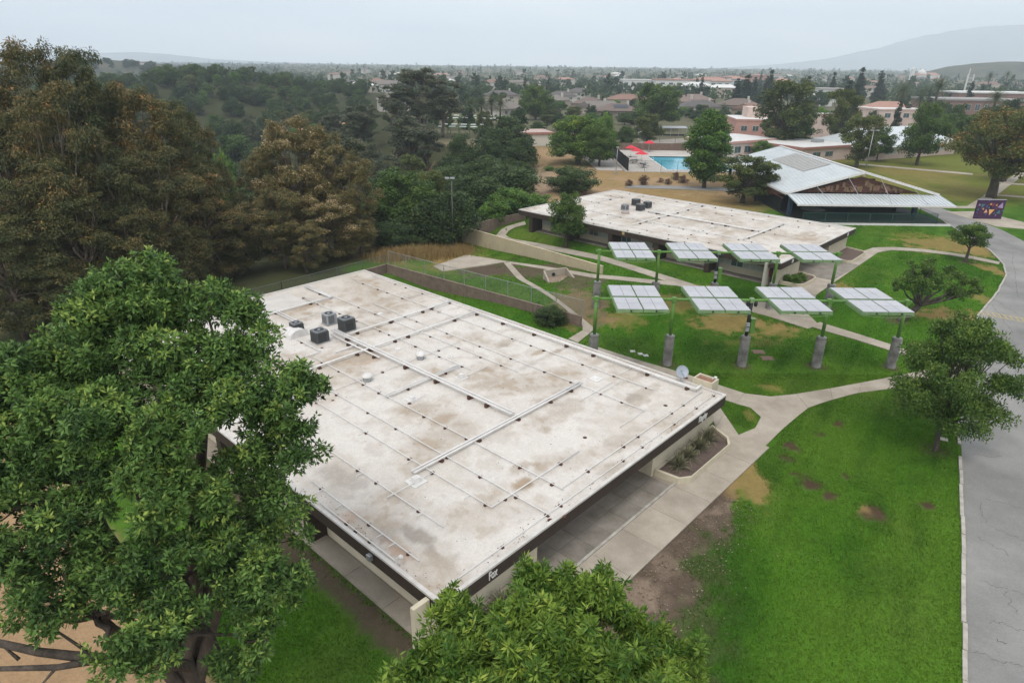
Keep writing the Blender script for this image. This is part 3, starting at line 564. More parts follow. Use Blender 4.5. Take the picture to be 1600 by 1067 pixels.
A_((477, 450), (519, 466), .06, .14, .08, seed=24); A_((519, 466), (415, 495), .07, .16, seed=25); A_((430, 487), (462, 505), .05, .14, .12, seed=26, sup=0); A_((464, 532), (500, 550), .04, .12, seed=27); A_((500, 550), (479, 560), .04, .12, sup=0); A_((565, 539), (524, 552), .05, .14, seed=28); A_((510, 487), (465, 500), .02, .08, sup=0)
A_((705, 530), (480, 640), .022, .09, seed=29, sup=2.6); A_((963, 601), (900, 625), .02, .10, sup=0); A_((961, 583), (1006, 572), .02, .1, sup=0); A_((970, 598), (935, 617), .022, .10, sup=0); A_((605, 780), (677, 740), .022, .12, sup=0); A_((720, 595), (760, 573), .022, .12, sup=0); A_((638, 632), (665, 618), .022, .12, sup=0); A_((967, 668), (1010, 642), .02, .1, sup=0)
rn = random.Random(77)
for a, b in [((549, 438), (1022, 610)), ((581, 475), (1007, 643)), ((480, 448), (810, 582)), ((472, 464), (733, 579)), ((585, 430), (1000, 582)), ((490, 627), (768, 795)), ((488, 687), (693, 826)), ((485, 752), (655, 878))]:
    A, Bp = rl1(*a), rl1(*b); x = (A[0] + Bp[0]) / 2
    for k in range(4):
        y = A[1] + (Bp[1] - A[1]) * (k + .5) / 4 + rn.uniform(-.8, .8)
        obj('pipe_branch', MB().tube([(x, y, B1Z + .05), (x - .35, y, B1Z + .07), (x - .42, y, B1Z - .08)], .02, 6), M_pipe, b1)
def mushroom(t, x, y, z, r=.28):
    o = obj('roof_vent', MB().lathe([(r * .75, 0), (r * .75, .12), (r * .55, .16), (r * .55, .30)], 16, (x, y, z)), M_metal, t, True)
    obj('vent_cap', MB().lathe([(r * .6, .29), (r, .29), (r * .98, .36), (r * .75, .47), (r * .35, .53), (.01, .545)], 18, (x, y, z)), M_white, o, True)
for px, py in ((657, 560), (574, 594)): x, y = rl1(px, py); mushroom(b1, x, y, B1Z - .08, .36)
def hood(t, x, y, z, s=.36, h=.2):
    o = obj('roof_vent', MB().box(x - s, x + s, y - s, y + s, z, z + .06), M_white, t); m = MB()
    a = s * .55; m.add([(x - a, y - a, z + .061), (x + a, y - a, z + .061), (x + a, y + a, z + .061), (x - a, y + a, z + .061), (x - a * .7, y - a * .7, z + h), (x + a * .7, y - a * .7, z + h), (x + a * .7, y + a * .7, z + h), (x - a * .7, y + a * .7, z + h)], [(0, 1, 5, 4), (1, 2, 6, 5), (2, 3, 7, 6), (3, 0, 4, 7), (4, 5, 6, 7)])
    obj('vent_cap', m, M_white, o)
for px, py, s, h in ((644, 624, .34, .25), (721, 590, .34, .32), (650, 752, .42, .3), (931, 592, .36, .12), (706, 558, .2, .15), (594, 490, .2, .12), (622, 545, .22, .1)): x, y = rl1(px, py); hood(b1, x, y, B1Z - .085, s, h)
x, y = rl1(462, 523)   # the big white cowl beside the units
m = MB(); n = 8
for i in range(n):
    a0, a1 = math.pi * i / n, math.pi * (i + 1) / n
    q = [(x - .75 * math.cos(a), y, B1Z - .02 + .55 * math.sin(a)) for a in (a0, a1)]
    m.add([(q[0][0], y - .6, q[0][2]), (q[1][0], y - .6, q[1][2]), (q[1][0], y + .6, q[1][2]), (q[0][0], y + .6, q[0][2])], [(0, 1, 2, 3)])
for yy in (y - .6, y + .6): m.add([(x - .75 * math.cos(math.pi * i / n), yy, B1Z - .02 + .55 * math.sin(math.pi * i / n)) for i in range(n + 1)], [tuple(range(n + 1))])
m.box(x - .76, x + .76, y - .61, y + .61, B1Z - .085, B1Z + .02)
obj('roof_cowl', m, M_white, b1)
x, y = rl1(434, 473); obj('roof_sheet', MB().box(x - 2.2, x + 1.9, y - 1.9, y + 1.9, B1Z - .075, B1Z - .045), mat('new_sheet', (.55, .52, .48), (.45, .42, .38), .7, .6), b1)
rn = random.Random(5)
for px, py in [(503, 543), (880, 805), (1040, 633), (555, 830), (914, 683), (640, 630), (555, 826), (520, 625), (1072, 590), (1105, 600), (860, 812)]:
    x, y = rl1(px, py); obj('roof_patch', MB().lathe([(rn.uniform(.07, .18), 0), (.04, .03)], 7, (x, y, B1Z - .075)), M_rust, b1)
for px, py in [(1112, 600), (620, 884)]:
    x, y = rl1(px, py); o = obj('spotlight', MB().tube([(x, y, B1Z - .05), (x, y, B1Z + .35), (x + .12, y - .12, B1Z + .42)], .035, 8), M_white, b1); obj('lamp_head', MB().lathe([(.05, 0), (.11, .05), (.11, .14), (.03, .18)], 10, (x + .12, y - .14, B1Z + .34)), M_white, o, True)
obj('wall_light', MB().box(-.22, -.035, 4.35, 4.6, 2.35, 2.62), M_metal, b1)
# tall cream shaft behind the far right corner
m = MB(); x0, x1, y0, y1 = 24.06, 25.0, 1.0, 2.35; zt = 3.25
for q in ((x0, x1, y0, y0 + .1), (x0, x1, y1 - .1, y1), (x0, x0 + .1, y0 + .1, y1 - .1), (x1 - .1, x1, y0 + .1, y1 - .1)): m.box(q[0], q[1], q[2], q[3], -.1, zt)
sh = obj('roof_shaft', m, M_cream, b1); obj('shaft_lining', MB().box(x0 + .1, x1 - .1, y0 + .1, y1 - .1, 2.4, 3.12), mat('rusty_tray', (.30, .155, .10), (.2, .10, .07), .9, 4), sh)
# dish
d = thing('satellite_dish', 'grey satellite dish on the far right edge of the near roof', 'dish', to_wld(B1, 23.86, 3.1, B1Z + .02), B1['a'])
obj('mast', MB().tube([(0, 0, 0), (0, 0, .5)], .03, 8), M_metal, d)
prof = [(.02, 0), (.18, .02), (.33, .07), (.42, .13)]; m = MB(); n = 24; vs = []
for r, z in prof: vs += [(r * math.cos(2 * math.pi * k / n), r * math.sin(2 * math.pi * k / n), z) for k in range(n)]
fs = [(i * n + k, i * n + (k + 1) % n, (i + 1) * n + (k + 1) % n, (i + 1) * n + k) for i in range(3) for k in range(n)] + [tuple(range(n))]
ds = obj('reflector', m.add(vs, fs), mat('dish_grey', (.34, .38, .43), None, .5), d, True); ds.location = (0, 0, .6); ds.rotation_euler = (R_(58), 0, R_(5) - B1['a'])
obj('feed_arm', MB().bar((0, -.05, -.0), (0, -.38, .48), .03), M_metal, ds); obj('feed_horn', MB().box(-.05, .05, -.44, -.34, .42, .52), M_metal, ds)
# condensers
def condenser(label, B, x, y, s, h, body, rot, grp):
    t = thing('air_conditioner', label, 'air conditioner', to_wld(B, x, y, B['o'].z + B['zr'] - .06), B['a'] + rot, grp)
    obj('base_frame', MB().box(-s - .04, s + .04, -s - .04, s + .04, 0, .07), M_metal, t)
    k = s * .86; poly = [(-s, -k), (-k, -s), (k, -s), (s, -k), (s, k), (k, s), (-k, s), (-s, k)]
    obj('casing', MB().prism(poly, .071, h - .09), body, t)
    for sx, sy, ln in ((0, -1, 0), (1, 0, 1), (0, 1, 0), (-1, 0, 1)):
        for i in range(7):
            z = .16 + (h - .36) * i / 6
            if ln: obj('louvre', MB().box(sx * s - .012, sx * s + .012, -k * .92, k * .92, z, z + .035), M_dark, t)
            else: obj('louvre', MB().box(-k * .92, k * .92, sy * s - .012, sy * s + .012, z, z + .035), M_dark, t)
    m = MB(); n = 28; r1 = s * .78; R0 = []
    tp = obj('top_panel', MB().prism(poly, h - .089, h - .03), M_unitg if body is not M_unit else mat('unit_top', (.13, .14, .145), None, .5), t)
    mr = MB(); vs = []
    for r, z in ((r1, h - .028), (r1 + .04, h - .028), (r1 + .04, h), (r1, h)): vs += [(r * math.cos(2 * math.pi * q / n), r * math.sin(2 * math.pi * q / n), z) for q in range(n)]
    mr.add(vs, [(i * n + q, i * n + (q + 1) % n, ((i + 1) % 4) * n + (q + 1) % n, ((i + 1) % 4) * n + q) for i in range(4) for q in range(n)])
    obj('fan_ring', mr, M_unitg, t)
    obj('fan_well', MB().lathe([(r1 - .01, h - .029), (r1 - .01, h - .022)], n), M_dark, t)
    for q in range(4):
        a = q * math.pi / 2 + .4; obj('fan_blade', MB().add([(.05 * math.cos(a), .05 * math.sin(a), h - .02), (r1 * .92 * math.cos(a - .3), r1 * .92 * math.sin(a - .3), h - .02), (r1 * .92 * math.cos(a + .3), r1 * .92 * math.sin(a + .3), h - .005)], [(0, 1, 2)]), M_unit, t)
    obj('fan_hub', MB().lathe([(.11, h - .02), (.11, h + .01), (.02, h + .02)], 12), M_metal, t)
    obj('service_panel', MB().box(s * .45, s + .014, -s - .02, -k * .55, .10, h - .12), M_unitg if body is M_unitg else body, t)
    obj('conduit', MB().tube([(s + .02, -.1, .5), (s + .16, -.1, .45), (s + .2, -.1, 0.01)], .02, 6), M_metal, t)
    return t
g1 = 'air conditioners clustered on the near roof'; g2 = 'air conditioners clustered on the far roof'
for (px, py, lab, s, h, bm) in [(464, 519, 'smallest grey topped air conditioner beside the white cowl on the near roof', .40, .85, M_unit), (500, 533, 'dark air conditioner nearest the camera in the cluster on the near roof', .50, .95, M_unit), (515, 505, 'lighter grey fronted air conditioner at the back of the near roof cluster', .43, .9, M_unitg), (542, 515, 'tallest dark air conditioner on the right of the near roof cluster', .50, 1.05, M_unit)]:
    x, y = rl1(px, py); condenser(lab, B1, x, y, s, h, bm, 0, g1)
for (px, py, lab, s, h, bm) in [(976, 328, 'silver air conditioner behind the roof cowl on the far roof', .42, .8, M_unitg), (1000, 329, 'dark air conditioner nearest the camera on the far roof', .48, .95, M_unit), (993, 321, 'dark air conditioner furthest back on the far roof', .48, 1.0, M_unit), (1011, 325, 'dark air conditioner on the right of the far roof cluster', .46, .95, M_unit)]:
    x, y = rl2(px, py); condenser(lab, B2, x, y, s, h, bm, 0, g2)
A2_ = lambda *a, **k: run(rl2, B2, b2, *a, **k)
A2_((985, 353), (1104, 322), .07, .2, seed=41); A2_((1165, 375), (1222, 351), .06, .16, .09, seed=42); A2_((1018, 331), (1180, 364), .06, .2, .1, seed=43); A2_((925, 318), (972, 309), .06, .18, seed=44); A2_((936, 296), (1320, 358), .05, .14, seed=45)
for i, (a, b) in enumerate([((930, 303), (1270, 358)), ((905, 312), (1240, 372)), ((880, 322), (1200, 385)), ((860, 330), (1130, 385)), ((840, 332), (1090, 383)), ((920, 330), (1180, 378)), ((1085, 372), (1120, 348)), ((985, 340), (1150, 374))]): A2_(a, b, .028, .1, seed=50 + i, sup=3.0)
for px, py in ((948, 312), (1064, 341), (1090, 334), (1113, 355), (1140, 346), (1232, 351), (930, 323), (1020, 352)): x, y = rl2(px, py); hood(b2, x, y, B2['zr'] - .085, .3, .25)
x, y = rl2(975, 331); o = obj('roof_cowl', MB().lathe([(.6, 0), (.58, .2), (.4, .35), (.1, .42)], 10, (x - .7, y - .7, B2['zr'] - .085)), mat('pinkish_cowl', (.36, .30, .28), None, .8), b2)
# ------------------------------------------------------------------ planters
def planter(B, label, outer, h, inner_off, z0=0.0):
    t = thing('planter', label, 'planter', (B['o'].x, B['o'].y, B['o'].z), B['a']); n = len(outer)
    c = Vector((sum(p[0] for p in outer) / n, sum(p[1] for p in outer) / n))
    m = MB(); inn = []
    for p in outer: v = Vector(p) - c; inn.append(c + v * (1 - inner_off / v.length * 1.25))
    vs = [(p[0], p[1], -.15) for p in outer] + [(p[0], p[1], h) for p in outer] + [(p[0], p[1], h) for p in inn] + [(p[0], p[1], 0) for p in inn]
    fs = [(r * n + i, r * n + (i + 1) % n, (r + 1) * n + (i + 1) % n, (r + 1) * n + i) for r in range(3) for i in range(n)]
    a = sum(outer[i][0] * outer[(i + 1) % n][1] - outer[(i + 1) % n][0] * outer[i][1] for i in range(n))
    if a < 0: fs = [f[::-1] for f in fs]
    obj('kerb_wall', m.add(vs, fs), M_cream, t); obj('soil', MB().prism([tuple(p) for p in inn], -.1, h - .16), M_mulch, t); return t
planter(B1, 'cream kerbed planter of spiky plants beside the near building', [(16.85, .56), (17.0, -.9), (17.6, -1.35), (22.6, -1.35), (23.3, -.9), (24.0, .56)], .45, .16)
planter(B1, 'cream kerbed planter at the Fox end half hidden by leaves', [(.6, .56), (.7, -.9), (1.2, -1.3), (5.6, -1.3), (6.2, -.85), (6.4, .56)], .45, .16)
planter(B2, 'small planter with weedy green plants at the near end of the far building', [(1.8, .56), (2.0, -1.4), (2.6, -1.8), (6.0, -1.8), (6.6, -1.3), (7.0, .56)], .4, .14)
planter(B2, 'bare planter with white kerb at the far end of the far building', [(16.1, .56), (15.4, -1.9), (15.9, -2.3), (21.2, -2.2), (22.0, -1.6), (22.6, .56)], .4, .14)
M_spike = leafmat('spiky_leaf', (.10, .11, .06), (.27, .26, .16), (.38, .32, .20), .15)
def spiky_mesh(seed, n=160, L=.62):
    r = np.random.RandomState(seed); az = r.rand(n) * 6.283; el = np.radians(8 + 78 * r.rand(n) ** .8); l = L * (.65 + .5 * r.rand(n)); V = []; Q = []; w = .016
    for i in range(n):
        d = np.array([math.cos(az[i]) * math.cos(el[i]), math.sin(az[i]) * math.cos(el[i]), math.sin(el[i])]); s = np.array([-math.sin(az[i]), math.cos(az[i]), 0]) * w
        a = d * .04; b = d * l[i] * .6; c = d * l[i]; c[2] -= l[i] * .22 * math.cos(el[i]); k = len(V)
        V += [a - s, a + s, b + s * .9, b - s * .9, c + s * .15, c - s * .15]; Q += [(k, k + 1, k + 2, k + 3), (k + 3, k + 2, k + 4, k + 5)]
    return np_mesh('leaves', np.array(V), np.array(Q), np.repeat(r.rand(n), 2))
_sp = [spiky_mesh(i) for i in range(3)]
for me in _sp: me.materials.append(M_spike)
for i, (x, y, s, lab) in enumerate([(18.3, -.2, 1.15, 'spiky grey green plant nearest the breezeway in the kerbed planter'), (19.5, -.15, 1.15, 'second spiky plant from the breezeway in the kerbed planter'), (20.9, -.1, 1.2, 'third spiky plant from the breezeway in the kerbed planter'), (22.2, -.05, 1.25, 'spiky plant nearest the far roof corner in the kerbed planter'), (5.0, -.2, 1.3, 'spiky plant beside the wall nearest the breezeway at the Fox end'), (3.3, -.2, 1.2, 'spiky plant below the word Fox half hidden by leaves'), (1.7, -.1, 1.0, 'spiky plant nearest the near roof corner')]):
    p = to_wld(B1, x, y, .29); t = thing('spiky_plant', lab, 'plant', p, i * 1.1, 'spiky plants in the planters'); t.scale = (s * 1.35, s * 1.35, s * 1.3)
    link('leaves', _sp[i % 3], None, t); obj('crown_base', MB().lathe([(.07, 0), (.08, .05), (.03, .1)], 8), M_mulch, t)

# leaf litter blown over the roofs
for B, t, nl, sd in ((B1, b1, 900, 5), (B2, b2, 400, 6)):
    r = np.random.RandomState(sd); x = r.rand(nl) * (B['W'] - .6) + .3; y = r.rand(nl) * (B['L'] - .6) + .3; k = r.rand(nl) < .45; x = np.where(k & (r.rand(nl) < .5), .25 + .5 * r.rand(nl) ** 2, x); y = np.where(k & (x > 1), np.where(r.rand(nl) < .5, .25 + .6 * r.rand(nl) ** 2, y), y)
    az = r.rand(nl) * 6.283; s_ = (.02 + .035 * r.rand(nl))[:, None]; z = np.full(nl, B['zr'] - .045); p = np.stack([x, y, z], 1); a = np.stack([np.cos(az), np.sin(az), .15 * r.randn(nl)], 1) * s_; b = np.stack([-np.sin(az), np.cos(az), .15 * r.randn(nl)], 1) * s_ * .5
    stuff(link('leaf_litter', np_mesh('leaf_litter', np.stack([p - a, p + b, p + a, p - b], 1).reshape(-1, 3), np.arange(4 * nl).reshape(nl, 4), r.rand(nl)), leafmat('litter_leaf', (.06, .035, .02), (.22, .13, .07)), t))
# ------------------------------------------------------------------ solar tracker rows
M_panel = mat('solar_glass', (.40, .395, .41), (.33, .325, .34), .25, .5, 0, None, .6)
def pier_mesh(h, seed):
    r = random.Random(seed); m = MB(); nc = 12; ch = h / nc; nb = 9
    for c in range(nc):
        off = (c % 2) * .35
        for k in range(nb):
            a0 = 2 * math.pi * k / nb + off + .015; a1 = 2 * math.pi * (k + 1) / nb + off - .015; ro = .36 + r.uniform(-.018, .018); z0, z1 = c * ch + .006, (c + 1) * ch - .006
            am = (a0 + a1) / 2; pt = lambda rr, a, z: (rr * math.cos(a), rr * math.sin(a), z)
            m.add([pt(ro, a0, z0), pt(ro * 1.03, am, z0), pt(ro, a1, z0), pt(.2, a1, z0), pt(.2, a0, z0), pt(ro, a0, z1), pt(ro * 1.03, am, z1), pt(ro, a1, z1), pt(.2, a1, z1), pt(.2, a0, z1)],
                  [(0, 1, 6, 5), (1, 2, 7, 6), (2, 3, 8, 7), (4, 0, 5, 9), (5, 6, 7, 8, 9), (4, 3, 2, 1, 0)])
    m.lathe([(.33, 0), (.33, h - .03)], 16); m.lathe([(.37, h - .02), (.37, h + .05), (.2, h + .07)], 16)
    return m
def solar_row(label, x0, x1, y, zt, hp, seed):
    z0 = T((x0 + x1) / 2, y); t = thing('solar_panel_row', label, 'solar panels', (x0, y, z0), 0, 'rows of green framed solar panels'); sp = (x1 - x0) / 4; H_ = zt - z0
    for i in range(5):
        x = sp * i; zb = T(x0 + x, y) - z0; ring_bare(x0 + x, y, .75)
        stuff(obj('pier', pier_mesh(hp - zb, seed + i), M_block, t)).location = (x, 0, zb)
        obj('post', MB().tube([(x, 0, hp + .05), (x, 0, H_ + .02)], .135, 12), M_dark if i == 2 else M_green, t, True)
        obj('clamp', MB().box(x - .16, x + .16, -.17, .17, H_ - .16, H_ + .19), M_greenlt if i == 2 else M_green, t)
        obj('base_plate', MB().box(x - .2, x + .2, -.2, .2, hp + .075, hp + .1), M_metal, t)
    obj('torque_tube', MB().tube([(-.35, 0, H_ + .02), (4 * sp + .35, 0, H_ + .02)], .11, 12), M_green, t, True)
    x = 2 * sp
    for sx in (-.3, .3): obj('drive_motor', MB().lathe([(.1, -.2), (.14, -.1), (.14, .12), (.06, .2)], 10, (x + sx, -.12, H_ - .22)), M_dark, t)
    bx = obj('control_box', MB().box(x + .12, x + .46, -.3, .1, hp + .35, hp + 1.55), M_green, t); obj('box_lid', MB().box(x + .10, x + .48, -.32, .12, hp + 1.555, hp + 1.60), M_greenlt, bx)
    for z in (hp + .55, hp + .95): obj('meter_box', MB().box(x - .22, x + .06, -.30, -.12, z, z + .3), M_unitg, t)
    for i in range(4):
        xa = sp * i + 1.22; wq = (sp * .63 - .06) / 2; zt_ = H_ + .17; m = MB()
        for j in range(2):
            for (ya, yb) in ((-2.75, -.13), (.17, 2.85)):
                xx = xa + j * (wq + .06); m.box(xx, xx + wq, ya, ya + .05, zt_ - .22, zt_).box(xx, xx + wq, yb - .05, yb, zt_ - .22, zt_).box(xx, xx + .05, ya + .05, yb - .05, zt_ - .22, zt_).box(xx + wq - .05, xx + wq, ya + .05, yb - .05, zt_ - .22, zt_)
        for k in range(4): m.box(xa + wq * .33 + k * (wq * .57), xa + wq * .33 + k * wq * .57 + .06, -2.6, 2.7, zt_ - .32, zt_ - .225)
        f = obj('panel_frame', m, M_greenlt, t)
        n = 10; tr = MB(); pts = [(xa + (2 * wq + .06) * k / n, -2.82, zt_ - .22 - .16 * math.sin(math.pi * k / n) ** .6) for k in range(n + 1)]
        obj('truss_rod', tr.tube(pts, .018, 6), M_greenlt, f)
        obj('end_channel', MB().box(xa - .05, xa - .005, -2.75, 2.85, zt_ - .30, zt_ - .06), M_greenlt, f)
        for k in (.25, .75): obj('junction_box', MB().box(xa + 2 * wq * k, xa + 2 * wq * k + .12, -2.81, -2.755, zt_ - .17, zt_ - .05), M_dark, f)
        for j in range(2):
            for (ya, yb) in ((-2.75, -.13), (.17, 2.85)):
                xx = xa + j * (wq + .06); mw, mh = (wq - .02) / 2, (yb - ya - .02) / 2
                for a in range(2):
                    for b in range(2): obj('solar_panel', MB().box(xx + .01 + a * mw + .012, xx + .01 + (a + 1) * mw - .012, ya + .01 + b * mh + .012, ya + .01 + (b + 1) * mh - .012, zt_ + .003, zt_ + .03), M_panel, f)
    return t
pa, pb = P(934, 470, 5.6), P(1417, 470, 5.6); solar_row('near row of green framed solar panels on five block piers', pa.x, pb.x, 47.45, 5.5, 2.5, 1)
pa, pb = P(937, 392, 5.85), P(1309, 395, 5.85); YB = (pa.y + pb.y) / 2; solar_row('far row of green framed solar panels in front of the far school building', pa.x, pb.x, YB, 5.75, 2.5, 31)
# small things on the lawn
for i, (px, py, s, lab) in enumerate([(988.5, 549, .3, 'small pale utility lid on the lawn, leftmost of three'), (1000.5, 553, .3, 'small pale utility lid on the lawn, middle of three'), (1009, 555.5, .3, 'small pale utility lid on the lawn, rightmost of three')]):
    p = P(px, py); tag(obj('utility_lid', MB().box(-s * .7, s * .7, -s * .7, s * .7, -.05, .03).box(-s * .5, s * .5, -s * .5, s * .5, .031, .045), M_white), lab, 'utility lid', 'utility lids').location = p
for px, py, lab in [(1185, 550, 'brown utility slab on the lawn beside the middle pier'), (1199, 560, 'larger brown utility slab on the lawn below the first')]:
    p = P(px, py); o = tag(obj('utility_lid', MB().box(-.5, .5, -.42, .42, -.05, .03).box(-.42, .42, -.34, .34, .031, .05), mat('brown_lid', (.22, .15, .11), None, .9)), lab, 'utility lid', 'utility lids'); o.location = p
p = P(1471, 686); o = tag(obj('utility_lid', MB().box(-.35, .35, -.22, .22, -.05, .05).box(-.3, .3, -.17, .17, .051, .06), M_kerb), 'pale lid in the grass beside the tree trunk near the road', 'utility lid', 'utility lids'); o.location = p; o.rotation_euler = (0, 0, -.5)
t = thing('boulder', 'round pale boulder in the grass island between the solar rows', 'boulder', P(1208, 474, .2)); mm = MB().lathe([(.5, -.1), (.62, .08), (.55, .25), (.3, .38), (.02, .42)], 14)
mm.v = [(x * (1 + .15 * math.sin(3 * x + 5 * y)), y * .8, z) for x, y, z in mm.v]; obj('stone', mm, M_conc, t, True)
# concrete outfall in the sunken plot
t = thing('drain_headwall', 'concrete drain headwall with angled wings in the sunken plot', 'drain', P(874, 441, -.3), R_(25)); m = MB()
t.location.z = T(t.location.x, t.location.y)
obj('headwall', MB().box(-1.4, 1.4, .9, 1.1, -.3, .85), M_conc, t); obj('wing', MB().prism([(-1.5, 1.08), (-1.3, 1.08), (-1.75, -1.0), (-1.95, -1.0)], -.3, lambda x, y: .15 + .33 * (y + 1)), M_conc, t)
obj('wing', MB().prism([(1.3, 1.08), (1.5, 1.08), (1.6, -.6), (1.4, -.6)], -.3, lambda x, y: .15 + .4 * (y + .6)), M_conc, t); obj('apron', MB().box(-1.7, 1.35, -1.0, .89, -.25, .03), mat('apron_earth', (.30, .23, .17), (.2, .15, .11), 1, 3), t)
obj('pipe_mouth', MB().tube([(-.3, .91, .3), (-.3, .82, .3)], .2, 14), M_dark, t)
# ------------------------------------------------------------------ block walls and fences
def block_wall(name, label, pts, top, mt, bw=.42, bh=.21, th=.2, cap=None):
    t = thing(name, label, 'wall', (pts[0][0], pts[0][1], T(pts[0][0], pts[0][1]))); o = t.location; rn = random.Random(3)
    for (a, b) in zip(pts[:-1], pts[1:]):
        a = Vector((a[0], a[1], 0)); b = Vector((b[0], b[1], 0)); L = (b - a).length; d = (b - a) / L; nn = Vector((-d.y, d.x, 0)); n = int(L / bw); m = MB()
        for i in range(n):
            s0, s1 = L * i / n, L * (i + 1) / n; mid = a + d * (s0 + s1) / 2; g = T(mid.x, mid.y) - .25; tp = top((mid - Vector((pts[0][0], pts[0][1], 0))).length, mid); k = max(1, int((tp - g) / bh)); zt = tp
            for c in range(k):
                z1 = zt - c * bh; z0 = z1 - bh + .018; of = rn.uniform(-.006, .006)
                q = [a + d * (s0 + .012) - nn * (th / 2 + of), a + d * (s1 - .012) - nn * (th / 2 + of), a + d * (s1 - .012) + nn * (th / 2), a + d * (s0 + .012) + nn * (th / 2)]
                m.prism([(p.x - o.x, p.y - o.y) for p in q], z0 - o.z, z1 - o.z - .004)
        stuff(obj('blocks', m, mt, t)); cp = MB(); nseg = 12
        for i in range(nseg):
            p, q = a.lerp(b, i / nseg), a.lerp(b, (i + 1) / nseg); base = Vector((pts[0][0], pts[0][1], 0)); za, zb = top((p - base).length, p), top((q - base).length, q); s = nn * (th / 2 + .02)
            cp.add([(v.x - o.x, v.y - o.y, z - o.z) for v, z in ((p - s, za), (q - s, zb), (q + s, zb), (p + s, za), (p - s, za + .05), (q - s, zb + .05), (q + s, zb + .05), (p + s, za + .05))], [(4, 5, 6, 7), (0, 1, 5, 4), (2, 3, 7, 6), (1, 2, 6, 5), (3, 0, 4, 7)])
        obj('coping', cp, cap or mt, t)
    return t
q0, q1 = P(722, 354, 1.35), P(942, 416, 1.25); qb = P(821, 331, 1.5)
block_wall('block_wall', 'tan block wall stepping down beside the sunken plot', [(q0.x, q0.y), (q1.x, q1.y)], lambda s, p: 1.35 - .1 * s / 22, M_tan)
block_wall('block_wall', 'brown block wall running back from the tan wall to the far building', [(q0.x + .1, q0.y + .25), (qb.x, qb.y)], lambda s, p: 1.34 + .15 * s / 22, M_blockb)
w0, w1 = P(604, 413, 1.0), P(909, 495, 1.0); wb = P(560, 424, 1.0)
block_wall('block_wall', 'low brown block wall beside the grass strip of the near building', [(w0.x, w0.y), (w1.x, w1.y)], lambda s, p: 1.0, M_blockb)
block_wall('block_wall', 'short brown block wall behind the back corner of the near roof', [(w0.x - .1, w0.y - .15), (P(520, 436, 1.0).x, P(520, 436, 1.0).y)], lambda s, p: 1.0, M_blockb)
def chain_fence(label, pts, h, zf, sp=3.0, wire=.16, wr=.006, mt=M_metal, grp='chain link fences', wm=None):
    o = Vector((pts[0][0], pts[0][1], zf(*pts[0][:2]))); t = thing('chain_link_fence', label, 'fence', o, 0, grp)
    for a, b in zip(pts[:-1], pts[1:]):
        a = Vector((a[0], a[1], 0)); b = Vector((b[0], b[1], 0)); L = (b - a).length; n = max(1, int(round(L / sp))); w = MB(); prev = None
        for i in range(n + 1):
            p = a.lerp(b, i / n); z = zf(p.x, p.y); q = Vector((p.x, p.y, z)) - o
            obj('post', MB().tube([q - Vector((0, 0, .2)), q + Vector((0, 0, h))], .04, 6), mt, t)
            if prev is not None:
                obj('top_rail', MB().tube([prev + Vector((0, 0, h - .02)), q + Vector((0, 0, h - .02))], .025, 5), mt, t)
                d = q - prev; Lh = d.length; k = int((Lh + h) / wire)
                for j in range(k):
                    s = j * wire
                    for sgn in (1, -1):
                        s0, s1 = s - h, s; u0, u1 = max(s0, 0), min(s1, Lh)
                        if u1 <= u0: continue
                        v0, v1 = (u0 - s0), (u1 - s0)
                        if sgn < 0: v0, v1 = h - v0, h - v1
                        A_p = prev + d * (u0 / Lh) + Vector((0, 0, v0)); B_p = prev + d * (u1 / Lh) + Vector((0, 0, v1)); e = (B_p - A_p).normalized().cross(Vector((-d.y, d.x, 0)).normalized()) * wr
                        w.add([A_p - e, B_p - e, B_p + e, A_p + e], [(0, 1, 2, 3)])
            prev = q
        stuff(obj('wire_mesh', w, wm or mt, t))
    return t
ftop = [P(-60, 564, 1.9), P(0, 550, 1.9), P(105, 528, 1.9), P(297, 476, 1.9), P(439, 440, 1.9), P(602, 399, 1.9)]
chain_fence('chain link fence along the trees behind the near building', [(p.x, p.y) for p in ftop], 1.9, lambda x, y: T(x, y), 3.0, .15, .007, mat('dull_wire', (.13, .135, .13), None, .6))
chain_fence('chain link fence standing on the low brown block wall', [(w0.x + .3, w0.y - .2), (w1.x, w1.y - .05)], 1.55, lambda x, y: 1.06, 3.0, .15, .005)
# ------------------------------------------------------------------ lamp posts
def lamp(label, p, h, heads, r=.07, mt=M_metal):
    t = thing('lamp_post', label, 'lamp post', (p[0], p[1], T(p[0], p[1])), 0, 'lamp posts'); obj('footing', MB().lathe([(.3, -.2), (.3, .55), (.26, .6)], 14), M_conc, t)
    obj('pole', MB().tube([(0, 0, .55), (0, 0, h)], [r, r * .7], 8), mt, t, True)
    for s in heads:
        a = obj('arm', MB().bar((0, 0, h - .1), (s, 0, h), .05), mt, t); x = s
        m = MB().box(x - .28, x + .28, -.2, .2, h - .04, h + .14); obj('lamp_head', m, M_unitg, t); obj('lens', MB().box(x - .2, x + .2, -.15, .15, h - .06, h - .042), M_white, t)
    return t
lp = P(708, 382); lamp('tall pole with two floodlights by the corner of the tan wall', lp, 9.3, (-.55, .12), .055, mat('dull_pole', (.16, .155, .145), None, .6))
lp = P(962, 273, .4); lamp('slim lamp post at the corner of the pool walk', lp, 5.6, (.0,), .07)
lp = P(1350, 276, .4); lamp('lamp post rising behind the covered stage roof', lp, 9.5, (-.4, .9), .09)
